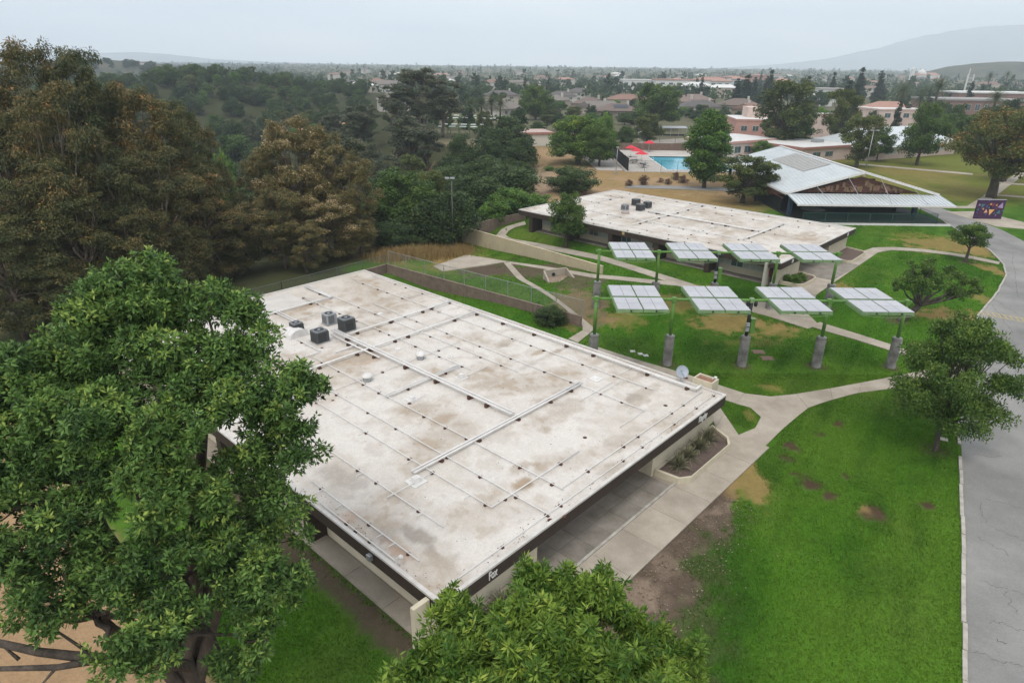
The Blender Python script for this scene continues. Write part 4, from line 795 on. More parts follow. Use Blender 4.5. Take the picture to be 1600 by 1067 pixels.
# ------------------------------------------------------------------ covered stage
M_mroof = mat('white_metal_roof', (.53, .56, .565), (.45, .485, .49), .45, .5, 0, None, .5)
M_red = mat('dark_red_board', (.15, .068, .05), (.10, .045, .034), .8, 3.0)
M_blue = mat('blue_steel', (.035, .07, .115), None, .5); M_black = mat('black_stage', (.016, .018, .02), (.011, .012, .013), .8)
G0 = .4; X0, X1, Y0, Y1, ZE, ZA = 42.6, 66.3, 103.5, 138.0, 3.6, 6.85; XM = (X0 + X1) / 2 - .3
st_ = thing('covered_stage', 'open covered stage with white metal gable roof and dark red gable', 'pavilion', (X0, Y0, G0)); w = X1 - X0; xm = XM - X0; dp = Y1 - Y0
def roofslab(name, pts, th, mt, par):
    lo = [(x, y, z - th) for x, y, z in pts]; n = len(pts)
    return obj(name, MB().add(list(pts) + lo, [tuple(range(n)), tuple(range(n, 2 * n))[::-1]] + [(i, i + n, (i + 1) % n + n, (i + 1) % n) for i in range(n)]), mt, par)
zl = lambda x: ZE + (ZA - ZE) * (x / xm if x < xm else (w - x) / (w - xm))
ra = roofslab('roof', [(0, -.5, ZE), (xm, -.5, ZA), (xm, dp, ZA), (0, dp, ZE)], .18, M_mroof, st_); rb = roofslab('roof', [(xm + .01, -.5, ZA), (w, -.5, ZE), (w, dp, ZE), (xm + .01, dp, ZA)], .18, M_mroof, st_)
nr = 44
for side, R_0 in ((0, ra), (1, rb)):
    for i in range(nr):
        y = -.4 + (dp + .3) * i / (nr - 1); a, b = ((0, y, ZE + .03), (xm - .15, y, ZA - .02)) if side == 0 else ((w, y, ZE + .03), (xm + .15, y, ZA - .02)); obj('roof_rib', MB().bar(a, b, .05, .07), M_mroof, R_0)
obj('ridge_cap', MB().bar((xm, -.55, ZA + .05), (xm, dp, ZA + .05), .5, .08), M_white, st_)
for a, b in (((-.1, -.55, ZE - .08), (xm, -.55, ZA - .02)), ((w + .1, -.55, ZE - .08), (xm, -.55, ZA - .02))): obj('barge_board', MB().bar(a, b, .12, .36, (0, 1, 0) if False else (0, 0, 1)), M_white, st_)
obj('eave_gutter', MB().box(-.18, -.02, -.5, dp, ZE - .3, ZE - .02), M_white, st_)
# grey sheet on the left slope
sk = [(xm * .93, 9.5), (xm * .93, 24.0), (xm * .55, 24.0), (xm * .55, 9.5)]; roofslab('skylight_sheet', [(x, y, zl(x) + .1) for x, y in sk], .05, mat('grey_sheet', (.38, .375, .355), (.31, .305, .29), .7, 2), ra)
for i in range(14): y = 9.8 + 14 * i / 13; obj('sheet_rib', MB().bar((xm * .56, y, zl(xm * .56) + .12), (xm * .92, y, zl(xm * .92) + .12), .08, .05), mat('grey_rib', (.30, .29, .275), None, .7), ra)
# awning
aw = roofslab('awning', [(-.1, -5.4, 2.75), (w - .1, -5.4, 2.75), (w + .2, -.25, ZE - .12), (.1, -.25, ZE - .12)], .12, M_mroof, st_)
for i in range(40):
    f = i / 39; obj('awning_rib', MB().bar((-.05 + f * (w - .1), -5.38, 2.80), (.15 + f * (w - .0), -.28, ZE - .08), .05, .07), M_mroof, aw)
obj('awning_edge', MB().box(-.15, w, -5.55, -5.41, 2.55, 2.80), M_white, aw)
for fx in (.22, .42, .60, .83):
    xx = fx * w; obj('tie_rod', MB().tube([(xx - .9 * (fx < .5) + .0, -.6, zl(xx) - .3), (xx, -4.9, 2.9)], .035, 6), M_metal, st_)
# gable infill: slats and tan panels
tri = MB(); x0g, x1g = 2.4, w - 2.4
obj('gable_board', MB().add([(x0g, .3, ZE - .05), (x1g, .3, ZE - .05), (xm, .3, ZA - .75)], [(0, 1, 2)]), M_red, st_)
def gz(x): return ZE - .05 + (ZA - .7 - ZE) * ((x - x0g) / (xm - x0g) if x < xm else (x1g - x) / (x1g - xm))
def gx_at(z): t_ = (z - ZE + .05) / (ZA - .7 - ZE); return x0g + (xm - x0g) * t_, x1g - (x1g - xm) * t_
for i in range(9):
    z = ZE + .1 + i * .27; a, b = gx_at(z + .14)
    if b - a > .6: obj('gable_slat', MB().box(a, b, .10, .18, z, z + .13), M_red, st_)
rn = random.Random(12); M_tanp = mat('tan_panel', (.21, .135, .08), (.14, .09, .055), .8, 1.5)
for i in range(34):
    x = x0g + 2.6 + (x1g - x0g - 5.2) * i / 34 + rn.uniform(-.1, .1); hm = gz(x + .3) - ZE
    if hm < .6 or rn.random() < .12: continue
    z = ZE + rn.uniform(.05, .5) * hm; obj('gable_panel', MB().box(x, x + rn.uniform(.3, .55), .02, .085, z, min(z + rn.uniform(.5, 1.1), ZE + hm - .15)), M_tanp if rn.random() < .75 else mat('rose_panel', (.24, .125, .10), None, .8), st_)
for x in (1.0, w - 3.0):
    obj('column', MB().prism([(x - .3, -.5), (x + .3, -.5), (x + .3, .1), (x - .3, .1)], -.3, ZE - .2), M_blue, st_)
for x in (1.0, w - 3.0): obj('column', MB().box(x - .25, x + .25, dp - 3.5, dp - 3.0, -.3, ZE - .2), M_blue, st_)
obj('stage_floor', MB().box(.4, w - 1.2, -6.5, dp - 3, -.4, .22), mat('stage_floor', (.028, .033, .033), (.02, .024, .024), .7, .4), st_)
obj('floor_edge', MB().box(.2, w - 1.0, -6.75, -6.51, -.4, .30), M_white, st_)
obj('back_wall', MB().box(.6, w - 1.4, 16.0, 16.25, .221, ZE - .25), M_black, st_); obj('side_wall', MB().box(.6, .85, 2.5, 15.9, .221, ZE - .3), M_black, st_); obj('side_wall', MB().box(w - 4.2, w - 4.0, 3.0, 15.9, .221, ZE - .3), M_black, st_)
obj('side_truss', MB().add([(.1, -.2, ZE - .3), (.1, 12, ZE - .3), (.1, 12, 1.2), (.1, 6, 2.2)], [(0, 1, 2, 3)]), M_red, st_)
for i in range(9): obj('side_slat', MB().box(-.02, .06, .5 + i * 1.2, 1.5 + i * 1.2, 2.5, 2.62), M_red, st_)
for i in range(7): obj('wall_panel', MB().box(w - 4.3 - i * .02, w - 4.21 - i * .02, 3.5 + i * 1.6, 4.5 + i * 1.6, 1.0, 2.6), mat('panel%d' % (i % 3), [(.35, .12, .03), (.30, .30, .30), (.02, .03, .08)][i % 3], None, .7), st_)
tag(obj('round_mat', MB().lathe([(1.9, 0), (1.9, .03), (1.5, .035)], 28), mat('mat_grey', (.30, .30, .29), (.22, .22, .21), .8, 1.5)), 'round pale mat lying on the dark stage floor', 'mat').location = P(1270, 327, .63)
chain_fence('green mesh fence along the front of the covered stage', [(X0 + .5, Y0 - 6.62), (X1 - 3.2, Y0 - 6.62), (X1 - 3.2, Y0 - 2.0)], 1.5, lambda x, y: .7, 3.2, .2, .009, mat('teal_mesh', (.03, .09, .075), None, .6), None)
# ------------------------------------------------------------------ painted board
ml, mr_ = P(1521, 342, .45), P(1564, 342.5, .45); md = (mr_ - ml); mw = md.length
mu = thing('mural_board', 'freestanding purple board painted with bright triangles', 'mural', ml, math.atan2(md.y, md.x)); mh = 2.95
obj('panel', MB().box(0, mw, 0, .25, 0, mh), mat('purple_paint', (.055, .022, .065), (.04, .016, .048), .7, 2), mu); obj('cap', MB().box(-.04, mw + .04, -.04, .29, mh, mh + .07), mat('mural_cap', (.35, .33, .36), None, .7), mu)
TC = dict(o=(.75, .34, .10), p=(.36, .27, .45), t=(.05, .17, .18), r=(.24, .05, .07), s=(.70, .38, .22), b=(.10, .12, .32), y=(.75, .42, .15), k=(.02, .01, .03))
TR = [('y', (690, 580), (825, 580), (690, 715)), ('p', (890, 530), (1025, 415), (1020, 550)), ('t', (510, 460), (605, 460), (510, 560)), ('s', (560, 660), (625, 570), (650, 650)), ('o', (700, 465), (755, 430), (750, 485)), ('r', (760, 440), (825, 445), (775, 530)), ('o', (840, 490), (895, 450), (885, 500)), ('t', (850, 670), (945, 585), (955, 665)), ('b', (615, 520), (690, 455), (625, 545)), ('s', (515, 575), (570, 540), (565, 590)), ('p', (430, 500), (470, 445), (490, 490)), ('t', (390, 590), (450, 545), (440, 610)), ('r', (450, 670), (515, 610), (500, 640)), ('b', (590, 720), (615, 670), (640, 685)), ('p', (825, 730), (845, 690), (865, 705)), ('t', (975, 620), (1040, 580), (1030, 620)), ('r', (835, 560), (865, 535), (880, 575)), ('b', (655, 410), (700, 370), (735, 372)), ('k', (690, 550), (730, 490), (780, 572)), ('t', (660, 545), (700, 510), (710, 560)), ('t', (780, 690), (830, 640), (825, 680)), ('b', (385, 665), (405, 630), (415, 665))]
for i, (c, *pp) in enumerate(TR):
    vs = []
    for (u, v) in pp:
        fy = 1 - (v - 365) / 432; base_l = 320 + 125 * fy; fx = (u - base_l) / 662; vs.append((fx * mw, -.006 - .0012 * i, fy * mh))
    obj('painted_triangle', MB().add(vs, [(0, 1, 2)]), mat('tri_' + c, TC[c], None, .7), mu)
# ------------------------------------------------------------------ pool
x0, x1, y0, y1 = POOL; ZP = .42
M_deck = mat('pool_deck', (.47, .43, .39), (.38, .35, .31), .9, .6)
dk = struct(obj('pavement', MB().box(24.6, x0, 147.3, 187, -.3, ZP + .08).box(x0, 66, 147.3, y0, -.3, ZP + .08).box(x0, 66, y1, 187, -.3, ZP + .08).box(x1, 66, y0, y1, -.3, ZP + .08), M_deck)); dk['label'] = 'pale concrete deck round the swimming pool'
pl = thing('swimming_pool', 'turquoise swimming pool behind the tall leafy tree', 'swimming pool', (x0, y0, ZP))
lx_, ly_ = x1 - x0, y1 - y0
obj('basin', MB().add([(0, 0, -1.8), (lx_, 0, -1.8), (lx_, ly_, -1.8), (0, ly_, -1.8), (0, 0, .07), (lx_, 0, .07), (lx_, ly_, .07), (0, ly_, .07)], [(0, 1, 2, 3), (0, 4, 5, 1), (1, 5, 6, 2), (2, 6, 7, 3), (3, 7, 4, 0)]), mat('pool_tile', (.25, .55, .62), None, .5), pl)
obj('water', MB().box(.02, lx_ - .02, .02, ly_ - .02, -.25, -.12), mat('pool_water', (.09, .47, .56), (.02, .30, .43), .12, .10, .06, 1.2, .5), pl)
for i in range(16):
    for side in (0, 1): obj('coping_stone', MB().box(-.35 if side == 0 else lx_ * i / 16 + .01, 0.0 if side == 0 else lx_ * (i + 1) / 16 - .01, ly_ * i / 16 + .01 if side == 0 else -.35, ly_ * (i + 1) / 16 - .01 if side == 0 else 0.0, .081, .13), M_white, pl)
for i in range(16): obj('coping_stone', MB().box(lx_ * i / 16 + .01, lx_ * (i + 1) / 16 - .01, ly_, ly_ + .35, .081, .13), M_white, pl)
for y in (20.5, 18.5): obj('handrail', MB().tube([(-.4, y, .09), (-.4, y, .8), (-.1, y, 1.0), (.4, y, .6), (.5, y, -.1)], .05, 6), M_white, pl)
obj('depth_marker', MB().box(lx_ * .35, lx_ * .55, ly_ + .36, ly_ + .8, .081, .1), M_white, pl)
sc_ = thing('privacy_screen', 'long black slatted screen on the left side of the pool', 'fence', (25.2, 148.2, ZP + .08))
for i in range(28):
    y = i * 38 / 28; obj('screen_panel', MB().box(-.04 - .01 * (i % 2), .04, y + .02, y + 38 / 28 - .02, .05, 2.75), M_black, sc_)
for i in range(9): obj('post', MB().box(.041, .14, i * 4.75 - .05, i * 4.75 + .05, 0, 2.8), M_dark, sc_)
wk = struct(obj('pavement', MB().prism([(18.6, 149), (24.3, 148.6), (24.55, 187), (16.5, 187)], -.3, ZP + .12), M_deck)); wk['label'] = 'pale walk outside the black pool screen'
pw = thing('block_wall', 'brown slatted pool wall behind the swimming pool', 'wall', (27, 187.2, ZP)); 
for i in range(30): obj('wall_panel', MB().box(i * 1.3 + .03, (i + 1) * 1.3 - .03, -.1, .12 + .01 * (i % 3), -.3, 1.9), mat('brown_wall', (.20, .135, .105), (.14, .095, .075), .9, 1.0), pw)
for x, wd, lab in ((29.5, 2.6, 'larger white notice board on the brown pool wall'), (34.2, 1.7, 'smaller white notice board on the brown pool wall')):
    s = thing('notice_board', lab, 'sign', (27 + x * .84, 186.95, ZP + .85), 0, 'pool notices'); obj('board', MB().box(-wd / 2, wd / 2, -.04, .03, 0, 1.6), M_white, s)
    for k in range(4): obj('text_line', MB().box(-wd * .38, wd * (.1 + .08 * k), -.046, -.041, .25 + k * .32, .33 + k * .32), M_unitg, s)
chain_fence('chain link fence along the near edge of the pool deck', [(25.2, 147.6), (65, 147.6)], 2.3, lambda x, y: ZP + .08, 3.6, .35, .008, M_dark, 'pool fences')
chain_fence('chain link fence above the brown pool wall', [(27, 187.4), (66, 187.4)], 3.6, lambda x, y: ZP, 4.5, .6, .008, M_dark, 'pool fences')
M_umb = mat('red_canvas', (.62, .035, .055), (.5, .025, .045), .7, 3)
for i, (px, py, Y, lab) in enumerate([(986, 234.5, 172, 'red pool umbrella nearest the black screen'), (995, 240, 166, 'darker red pool umbrella in the middle of the three'), (1002.5, 245.5, 160, 'red pool umbrella closest to the picnic table'), (1014, 229.5, 184, 'red pool umbrella by the brown pool wall')]):
    p = PY(px, py, Y); t = thing('umbrella', lab, 'umbrella', (p.x, Y, ZP + .09), 0, 'red pool umbrellas'); h = 2.95
    obj('pole', MB().tube([(0, 0, 0), (0, 0, h - .1)], .04, 8), M_white, t); obj('base', MB().lathe([(.35, 0), (.35, .1), (.08, .16)], 12), M_dark, t)
    for k in range(8):
        a0, a1 = 2 * math.pi * k / 8, 2 * math.pi * (k + 1) / 8; R = 1.6
        obj('canopy_panel', MB().add([(0, 0, h), (R * math.cos(a0), R * math.sin(a0), h - .75), (R * math.cos((a0 + a1) / 2) * .96, R * math.sin((a0 + a1) / 2) * .96, h - .70), (R * math.cos(a1), R * math.sin(a1), h - .75)], [(0, 1, 2), (0, 2, 3)]), M_umb, t)
def picnic(label, x, y, rz):
    t = thing('picnic_table', label, 'table', (x, y, ZP + .08), rz, 'dark picnic tables by the pool'); m = mat('dark_plastic', (.045, .05, .052), None, .6)
    obj('table_top', MB().lathe([(.75, .72), (.75, .77)], 16), m, t); obj('pedestal', MB().lathe([(.3, 0), (.08, .1), (.08, .72)], 10), m, t)
    for k in range(4): a = k * math.pi / 2 + .4; obj('seat', MB().lathe([(.3, .43), (.3, .48)], 10, (1.15 * math.cos(a), 1.15 * math.sin(a), 0)), m, t); obj('seat_arm', MB().bar((0, 0, .3), (1.15 * math.cos(a), 1.15 * math.sin(a), .42), .05), m, t)
picnic('dark round picnic table under the umbrellas beside the black screen', 28.4, 160.5, 0); picnic('dark round picnic table nearest the pool fence', 29.6, 153.5, .7)
# ------------------------------------------------------------------ pink campus buildings and houses beyond
M_pink = mat('pink_stucco', (.52, .30, .25), (.44, .25, .21), .9, .5); M_pinkl = mat('pale_pink_stucco', (.60, .47, .41), (.52, .40, .35), .9, .5); M_trim = mat('rose_trim', (.36, .17, .135), None, .8)
def win_row(t, x0, x1, y, z0, z1, n, frac=.6, m=M_glass):
    for i in range(n):
        c = x0 + (x1 - x0) * (i + .5) / n; hw = (x1 - x0) / n * frac / 2; f = obj('window', MB().box(c - hw - .08, c + hw + .08, y - .07, y + .02, z0 - .08, z1 + .08), M_frame, t); obj('pane', MB().box(c - hw, c - .04, y - .09, y - .071, z0, z1).box(c + .04, c + hw, y - .09, y - .071, z0, z1), m, f)
def flat_block(name, label, pl_, pr_, depth, h, wall, trim, roofm=M_white, win=0, z=.4, over=.4):
    a, b = P(*pl_, z), P(*pr_, z); d = b - a; L = d.length; t = thing(name, label, 'building', (a.x, a.y, z), math.atan2(d.y, d.x))
    obj('wall', MB().box(0, L, 0, depth, -.3, h), wall, t); obj('fascia', MB().box(-over, L + over, -over, depth + over, h, h + .55), trim, t); obj('roof', MB().box(-over + .15, L + over - .15, -over + .15, depth + over - .15, h + .551, h + .6), roofm, t)
    if win: win_row(t, L * .08, L * .92, 0, h * .35, h * .75, win)
    return t, L
t, L = flat_block('school_building', 'low pink building with a blue mural beside its doorway', (1252, 254), (1361, 246), 16, 3.0, M_pinkl, M_trim, win=0)
obj('doorway', MB().box(L * .70, L * .92, -.06, .0, 0, 2.6), M_trim, t); mb_ = obj('wall_mural', MB().box(L * .74, L * .88, -.1, -.065, .3, 2.5), mat('blue_mural', (.10, .22, .42), (.35, .40, .42), .7, 1.2), t); obj('roof_box', MB().box(L * .45, L * .55, 6, 8, 3.6, 4.4), M_metal, t); win_row(t, L * .1, L * .45, 0, 1.1, 2.2, 2)
t, L = flat_block('school_building', 'pink building with white roof and roof unit left of the covered stage', (1135, 247), (1210, 240), 14, 3.4, M_pinkl, M_pink, win=0, z=.4)
obj('roof_box', MB().box(L * .18, L * .32, 5, 7.5, 3.99, 5.6), M_metal, t); win_row(t, L * .1, L * .5, 0, 1.0, 2.6, 2); obj('canopy', MB().box(L * .4, L * 1.25, -4, -.41, 2.5, 2.8), M_pink, t)
t, L = flat_block('school_building', 'tall rose pink hall with a white wing rising behind it', (1146, 222), (1236, 224), 18, 6.2, M_pink, M_pink, over=.1); win_row(t, L * .05, L * .65, 0, 3.4, 4.8, 3, .5); obj('white_wing', MB().box(L * .28, L * 1.1, 8, 16, 6.81, 9.8), M_pinkl, t)
t, L = flat_block('school_building', 'pink stair block behind the round tree by the low pink building', (1262, 226), (1296, 224), 14, 8.2, M_pinkl, M_pink, over=.05); obj('window', MB().box(L * .78, L * .92, -.05, .0, 5.6, 7.0), M_dark, t)
t, L = flat_block('school_building', 'cream building with flat roof above the white hip roof', (1368, 200), (1440, 200), 14, 6.5, M_pinkl, M_pinkl, over=.2); win_row(t, L * .1, L * .9, 0, 3.8, 5.4, 4)
t, L = flat_block('school_building', 'small white walled building half hidden by dark oaks', (800, 229), (862, 228), 10, 3.2, mat('cream_wall', (.60, .57, .48), None, .9), M_trim, mat('rust_roof', (.50, .40, .36), (.36, .24, .20), .8, 1)); obj('doorway', MB().box(L * .35, L * .5, -.05, 0, 0, 2.4), M_dark, t)
def hip_roof(t, x0, x1, y0, y1, z, h, mt, over=.6, name='roof', gable=False):
    x0 -= over; x1 += over; y0 -= over; y1 += over; lx, ly = x1 - x0, y1 - y0; k = min(lx, ly) / 2 * (0.0 if gable else 1)
    if lx >= ly: r0, r1 = (x0 + k, (y0 + y1) / 2, z + h), (x1 - k, (y0 + y1) / 2, z + h); f = [(0, 1, 5, 4), (2, 3, 4, 5), (1, 2, 5), (3, 0, 4)]
    else: r0, r1 = ((x0 + x1) / 2, y0 + k, z + h), ((x0 + x1) / 2, y1 - k, z + h); f = [(0, 1, 4), (1, 2, 5, 4), (2, 3, 5), (3, 0, 4, 5)]
    return obj(name, MB().add([(x0, y0, z), (x1, y0, z), (x1, y1, z), (x0, y1, z), r0, r1], f + [(3, 2, 1, 0)]), mt, t)
a, b = P(1372, 250, .4), P(1464, 238, .4); d = b - a; L = d.length
hp_ = thing('school_building', 'pale pink classroom block with wide white hipped metal roof', 'building', (a.x, a.y, .4), math.atan2(d.y, d.x) - R_(8)); obj('wall', MB().box(-5, L, 0, 17, -.3, 3.1), M_pinkl, hp_); rf = hip_roof(hp_, -5, L, 0, 17, 3.11, 3.9, M_mroof, 1.4); win_row(hp_, -1, L - 3, 0, 1.3, 2.4, 3, .5, M_blind)
obj('gutter', MB().box(-6.4, L + 1.4, -1.5, -1.41, 2.95, 3.2), M_metal, hp_); obj('ridge_box', MB().box(4, 9, 7.4, 9.6, 6.0, 7.6), M_pinkl, hp_)
ROOFS = [mat('tile_roof_%d' % i, c, tuple(v * .8 for v in c), .9, 1.2, .3, 6) for i, c in enumerate([(.17, .13, .11), (.21, .155, .13), (.12, .108, .102), (.25, .155, .12), (.20, .175, .155)])]
HW = [mat('house_wall_%d' % i, c, None, .9, .5) for i, c in enumerate([(.34, .275, .215), (.44, .38, .31), (.27, .22, .18), (.52, .48, .43)])]
def house(label, px, py, Y, w, d, h, rz, ri, wi, gable=False, solar=False, storey2=False):
    p = PY(px, py, Y); z = T(p.x, Y); t = thing('house', label, 'house', (p.x, Y, z), rz, 'houses of the estate beyond the pool'); rh = min(w, d) * .22; h = max(2.6, p.z - z - rh)
    obj('wall', MB().box(-w / 2, w / 2, 0, d, -.5, h), HW[wi], t); r = hip_roof(t, -w / 2, w / 2, 0, d, h + .01, rh, ROOFS[ri], .7, 'roof', gable); obj('chimney', MB().box(w * .22, w * .22 + 1.0, d * .55, d * .55 + 1.0, h, h + rh + 1.1), HW[3], r)
    if gable:
        obj('gable_wall', MB().add([(-w / 2, 0, h + .02), (-w / 2, d, h + .02), (-w / 2, d / 2, h + rh * .93)], [(0, 1, 2)]), HW[wi], t)
    win_row(t, -w * .42, w * .42, 0, h - 2.0, h - .8, 3, .4)
    if h > 4.5: win_row(t, -w * .42, w * .42, 0, .9, 2.2, 3, .4)
    if solar:
        for i in range(5): s = -w * .12 + i * 1.25; obj('solar_panel', MB().add([(s, d * .14, h + rh * .42), (s + 1.15, d * .14, h + rh * .42), (s + 1.15, d * .36, h + rh * .86), (s, d * .36, h + rh * .86)], [(0, 1, 2, 3)]), mat('house_solar', (.035, .04, .055), None, .3), t)
house('two storey house with dark solar panels on its brown roof', 970, 163, 300, 19, 13, 6, .05, 0, 2, False, True); house('tan gabled house left of the one with solar panels', 948, 159, 330, 16, 12, 4, .5, 4, 1, True); house('brown tiled roof house in the middle of the estate', 918, 153, 350, 17, 13, 4, -.3, 0, 0); house('long reddish tiled roof behind the house with solar panels', 985, 148, 380, 22, 12, 5, .02, 3, 1)
house('two storey beige house with white windows left of the leafy tree top', 1098, 158, 330, 19, 12, 6, -.06, 2, 1); house('brown hip roofed house behind the two storey beige house', 1090, 148, 390, 20, 13, 5, .1, 1, 0); house('wide low hip roof with white chimney right of the leafy tree top', 1160, 155, 360, 20, 14, 4, -.1, 0, 0); house('reddish gabled house at the edge of the tall pines', 1190, 162, 330, 13, 12, 4, .9, 3, 0, True)
house('grey roofed house among the trees above the pool', 880, 143, 400, 16, 11, 4, .1, 2, 3); house('pale roofed house near the dark round tree', 862, 149, 370, 12, 11, 4, -.5, 4, 1); house('white gabled house beside the palms', 800, 160, 300, 15, 12, 6, .95, 4, 3, True); house('grey low roofed house behind the white gabled house', 785, 142, 400, 19, 11, 4, .1, 2, 1)
house('far house with grey roof beyond the tall eucalyptus', 905, 138, 450, 16, 11, 4, -.1, 2, 3); house('house on the brow left of the tall eucalyptus', 615, 148, 330, 14, 10, 4, .3, 4, 3); house('pale house higher on the left brow', 605, 126, 520, 26, 12, 4, .2, 4, 3); house('hidden brown roof beside the pink hall', 1065, 152, 350, 10, 12, 4, -.6, 1, 0)
# far town buildings
def town_block(label, px, py, Y, w, d, wall, roof, rz=0.0, nwin=6, cat='building', hip=False):
    p = PY(px, py, Y); z = T(p.x, Y); h = max(3.0, p.z - z); t = thing('town_building', label, cat, (p.x, Y, z), rz, 'far town buildings'); obj('wall', MB().box(-w / 2, w / 2, 0, d, -1, h), wall, t)
    (hip_roof(t, -w / 2, w / 2, 0, d, h + .01, 3.0, roof, 1.0) if hip else obj('roof', MB().box(-w / 2 - .5, w / 2 + .5, -.5, d + .5, h + .01, h + .8), roof, t))
    if nwin: win_row(t, -w * .45, w * .45, 0, h * .45, h * .8, nwin, .5)
    return t
WW = mat('far_white', (.66, .65, .62), None, .8); WR = mat('far_red_roof', (.40, .235, .185), (.32, .19, .15), .9, .3); WB = mat('far_brick', (.24, .15, .125), None, .9, .3)
town_block('long white town building with red roof and dark entrance', 1068, 126, 620, 48, 20, WW, WR); town_block('white flat building in front of the red roofed town centre', 1078, 136, 560, 46, 16, WW, WW, 0, 8); town_block('red roofed town building right of the white centre', 1115, 127, 640, 36, 18, WW, WR, .1, 5, hip=True); town_block('small white town building on the right of the centre', 1122, 122, 700, 26, 16, WW, WR, -.1, 3)
town_block('white town building behind the dark green row above the estate', 1000, 126, 640, 34, 14, WW, WW, .05, 5); town_block('salmon walled far building on the skyline right of centre', 1183, 119, 900, 34, 14, WR, WR, 0, 0); town_block('pinkish town building beside the pines', 1150, 124, 720, 22, 14, WW, WR, .2, 3, hip=True); town_block('pink and white building right of the tall pines', 1225, 128, 600, 12, 14, WW, WR, 0, 2, hip=True)
town_block('long low dark red building with white roof line at far right', 1580, 147, 420, 60, 24, WB, WW, -.08, 0); town_block('flat roofed building with dark window band at far right', 1530, 158, 330, 42, 20, WB, mat('far_grey', (.33, .31, .30), None, .9), -.05, 9); town_block('low red roof between the palms at right', 1395, 172, 280, 18, 10, WR, WR, 0, 0, hip=True); town_block('small white hall among dark trees right of the leafy row', 1285, 150, 420, 14, 10, WW, WW, .1, 3); town_block('pale low building beside the small white hall', 1300, 140, 470, 16, 10, WW, mat('far_pale', (.45, .43, .40), None, .9), 0, 3)
town_block('grey office slab on the left skyline', 280, 101, 1500, 26, 16, mat('office', (.20, .25, .30), None, .5), WW, 0, 5); town_block('pale house on the crest of the left hill', 224, 98.5, 950, 12, 9, WW, WR, 0, 2); town_block('pale roof low on the left hill', 252, 112, 900, 14, 8, WW, WW, 0, 0); town_block('small pale house far beyond the valley', 232, 132, 500, 12, 9, WW, WW, .2, 2)
# church with dome and bell tower
p = PY(1448, 119, 1180); z = T(p.x, 1180); t = thing('church', 'white domed church with a slim bell tower on the right skyline', 'church', (p.x, 1180, z)); h = p.z - z
obj('wall', MB().box(-14, 22, 0, 18, -1, h + 1), WW, t); obj('roof', MB().add([(-15, -.5, h + 1.01), (23, -.5, h + 1.01), (23, 18.5, h + 1.01), (-15, 18.5, h + 1.01), (-10, 9, h + 5), (18, 9, h + 5)], [(0, 1, 5, 4), (1, 2, 5), (2, 3, 4, 5), (3, 0, 4)]), WR, t)
dm = obj('dome', MB().lathe([(7, 0), (7, 1.5), (6.4, 4), (4.8, 6.2), (2.6, 7.6), (.4, 8.1)], 20, (-4, 9, h + 2)), WW, t, True); tw = obj('tower', MB().box(-24, -18.5, 4, 9.5, -1, h + 8), WW, t); obj('tower_cap', MB().lathe([(3, 0), (2.6, 2.5), (1.0, 4.6), (.1, 5.4)], 12, (-21.2, 6.8, h + 8)), WW, tw, True)
# open mast
p = PY(1510, 145, 520); z = T(p.x, 520); t = thing('lattice_mast', 'white open lattice mast rising above the town on the right', 'tower', (p.x, 520, z)); zb = p.z - z
zt1 = PY(1510, 116, 520).z - z; zt2 = PY(1510, 107, 520).z - z
legs = [(-2.2, 0), (2.4, 0), (-.2, 2.4)]
for i, (lx0, ly0) in enumerate(legs): obj('leg', MB().bar((lx0, ly0, -.5), (lx0 * .95, ly0 * .9, zt2 if i == 2 else zt1), .55), WW, t)
for k in range(6):
    zz = zb * .3 + (zt1 - zb * .3) * k / 6
    for i in range(3): a, b = legs[i], legs[(i + 1) % 3]; obj('brace', MB().bar((a[0] * .97, a[1] * .95, zz), (b[0] * .97, b[1] * .95, zz), .28), WW, t)
# second, distant solar field
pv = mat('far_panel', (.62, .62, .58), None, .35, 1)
for r, (pxa, pxb, py, Y, nq) in enumerate([(682, 790, 180, 262, 8), (678, 780, 184, 250, 7), (690, 765, 194, 232, 5), (684, 752, 197.5, 222, 4)]):
    a, b = PY(pxa, py, Y), PY(pxb, py, Y); z = T((a.x + b.x) / 2, Y); t = thing('solar_panel_row', ['rearmost row of the distant solar field', 'second row of the distant solar field', 'third row of the distant solar field', 'nearest row of the distant solar field'][r], 'solar panels', (a.x, Y, z), 0, 'distant solar field'); W_ = b.x - a.x; hz = max(2.5, a.z - z)
    for i in range(nq):
        xx = W_ * i / nq; f = obj('panel_frame', MB().box(xx, xx + W_ / nq * .62, -1.6, 1.8, hz - .25, hz - .05), M_greenlt, t); obj('post', MB().tube([(xx - .3, 0, -.3), (xx - .3, 0, hz - .1)], .12, 6), M_green, t)
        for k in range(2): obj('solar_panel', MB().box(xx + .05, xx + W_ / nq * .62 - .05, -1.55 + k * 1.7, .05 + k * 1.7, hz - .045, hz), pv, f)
    obj('torque_tube', MB().tube([(-.4, 0, hz - .15), (W_, 0, hz - .15)], .1, 6), M_green, t)
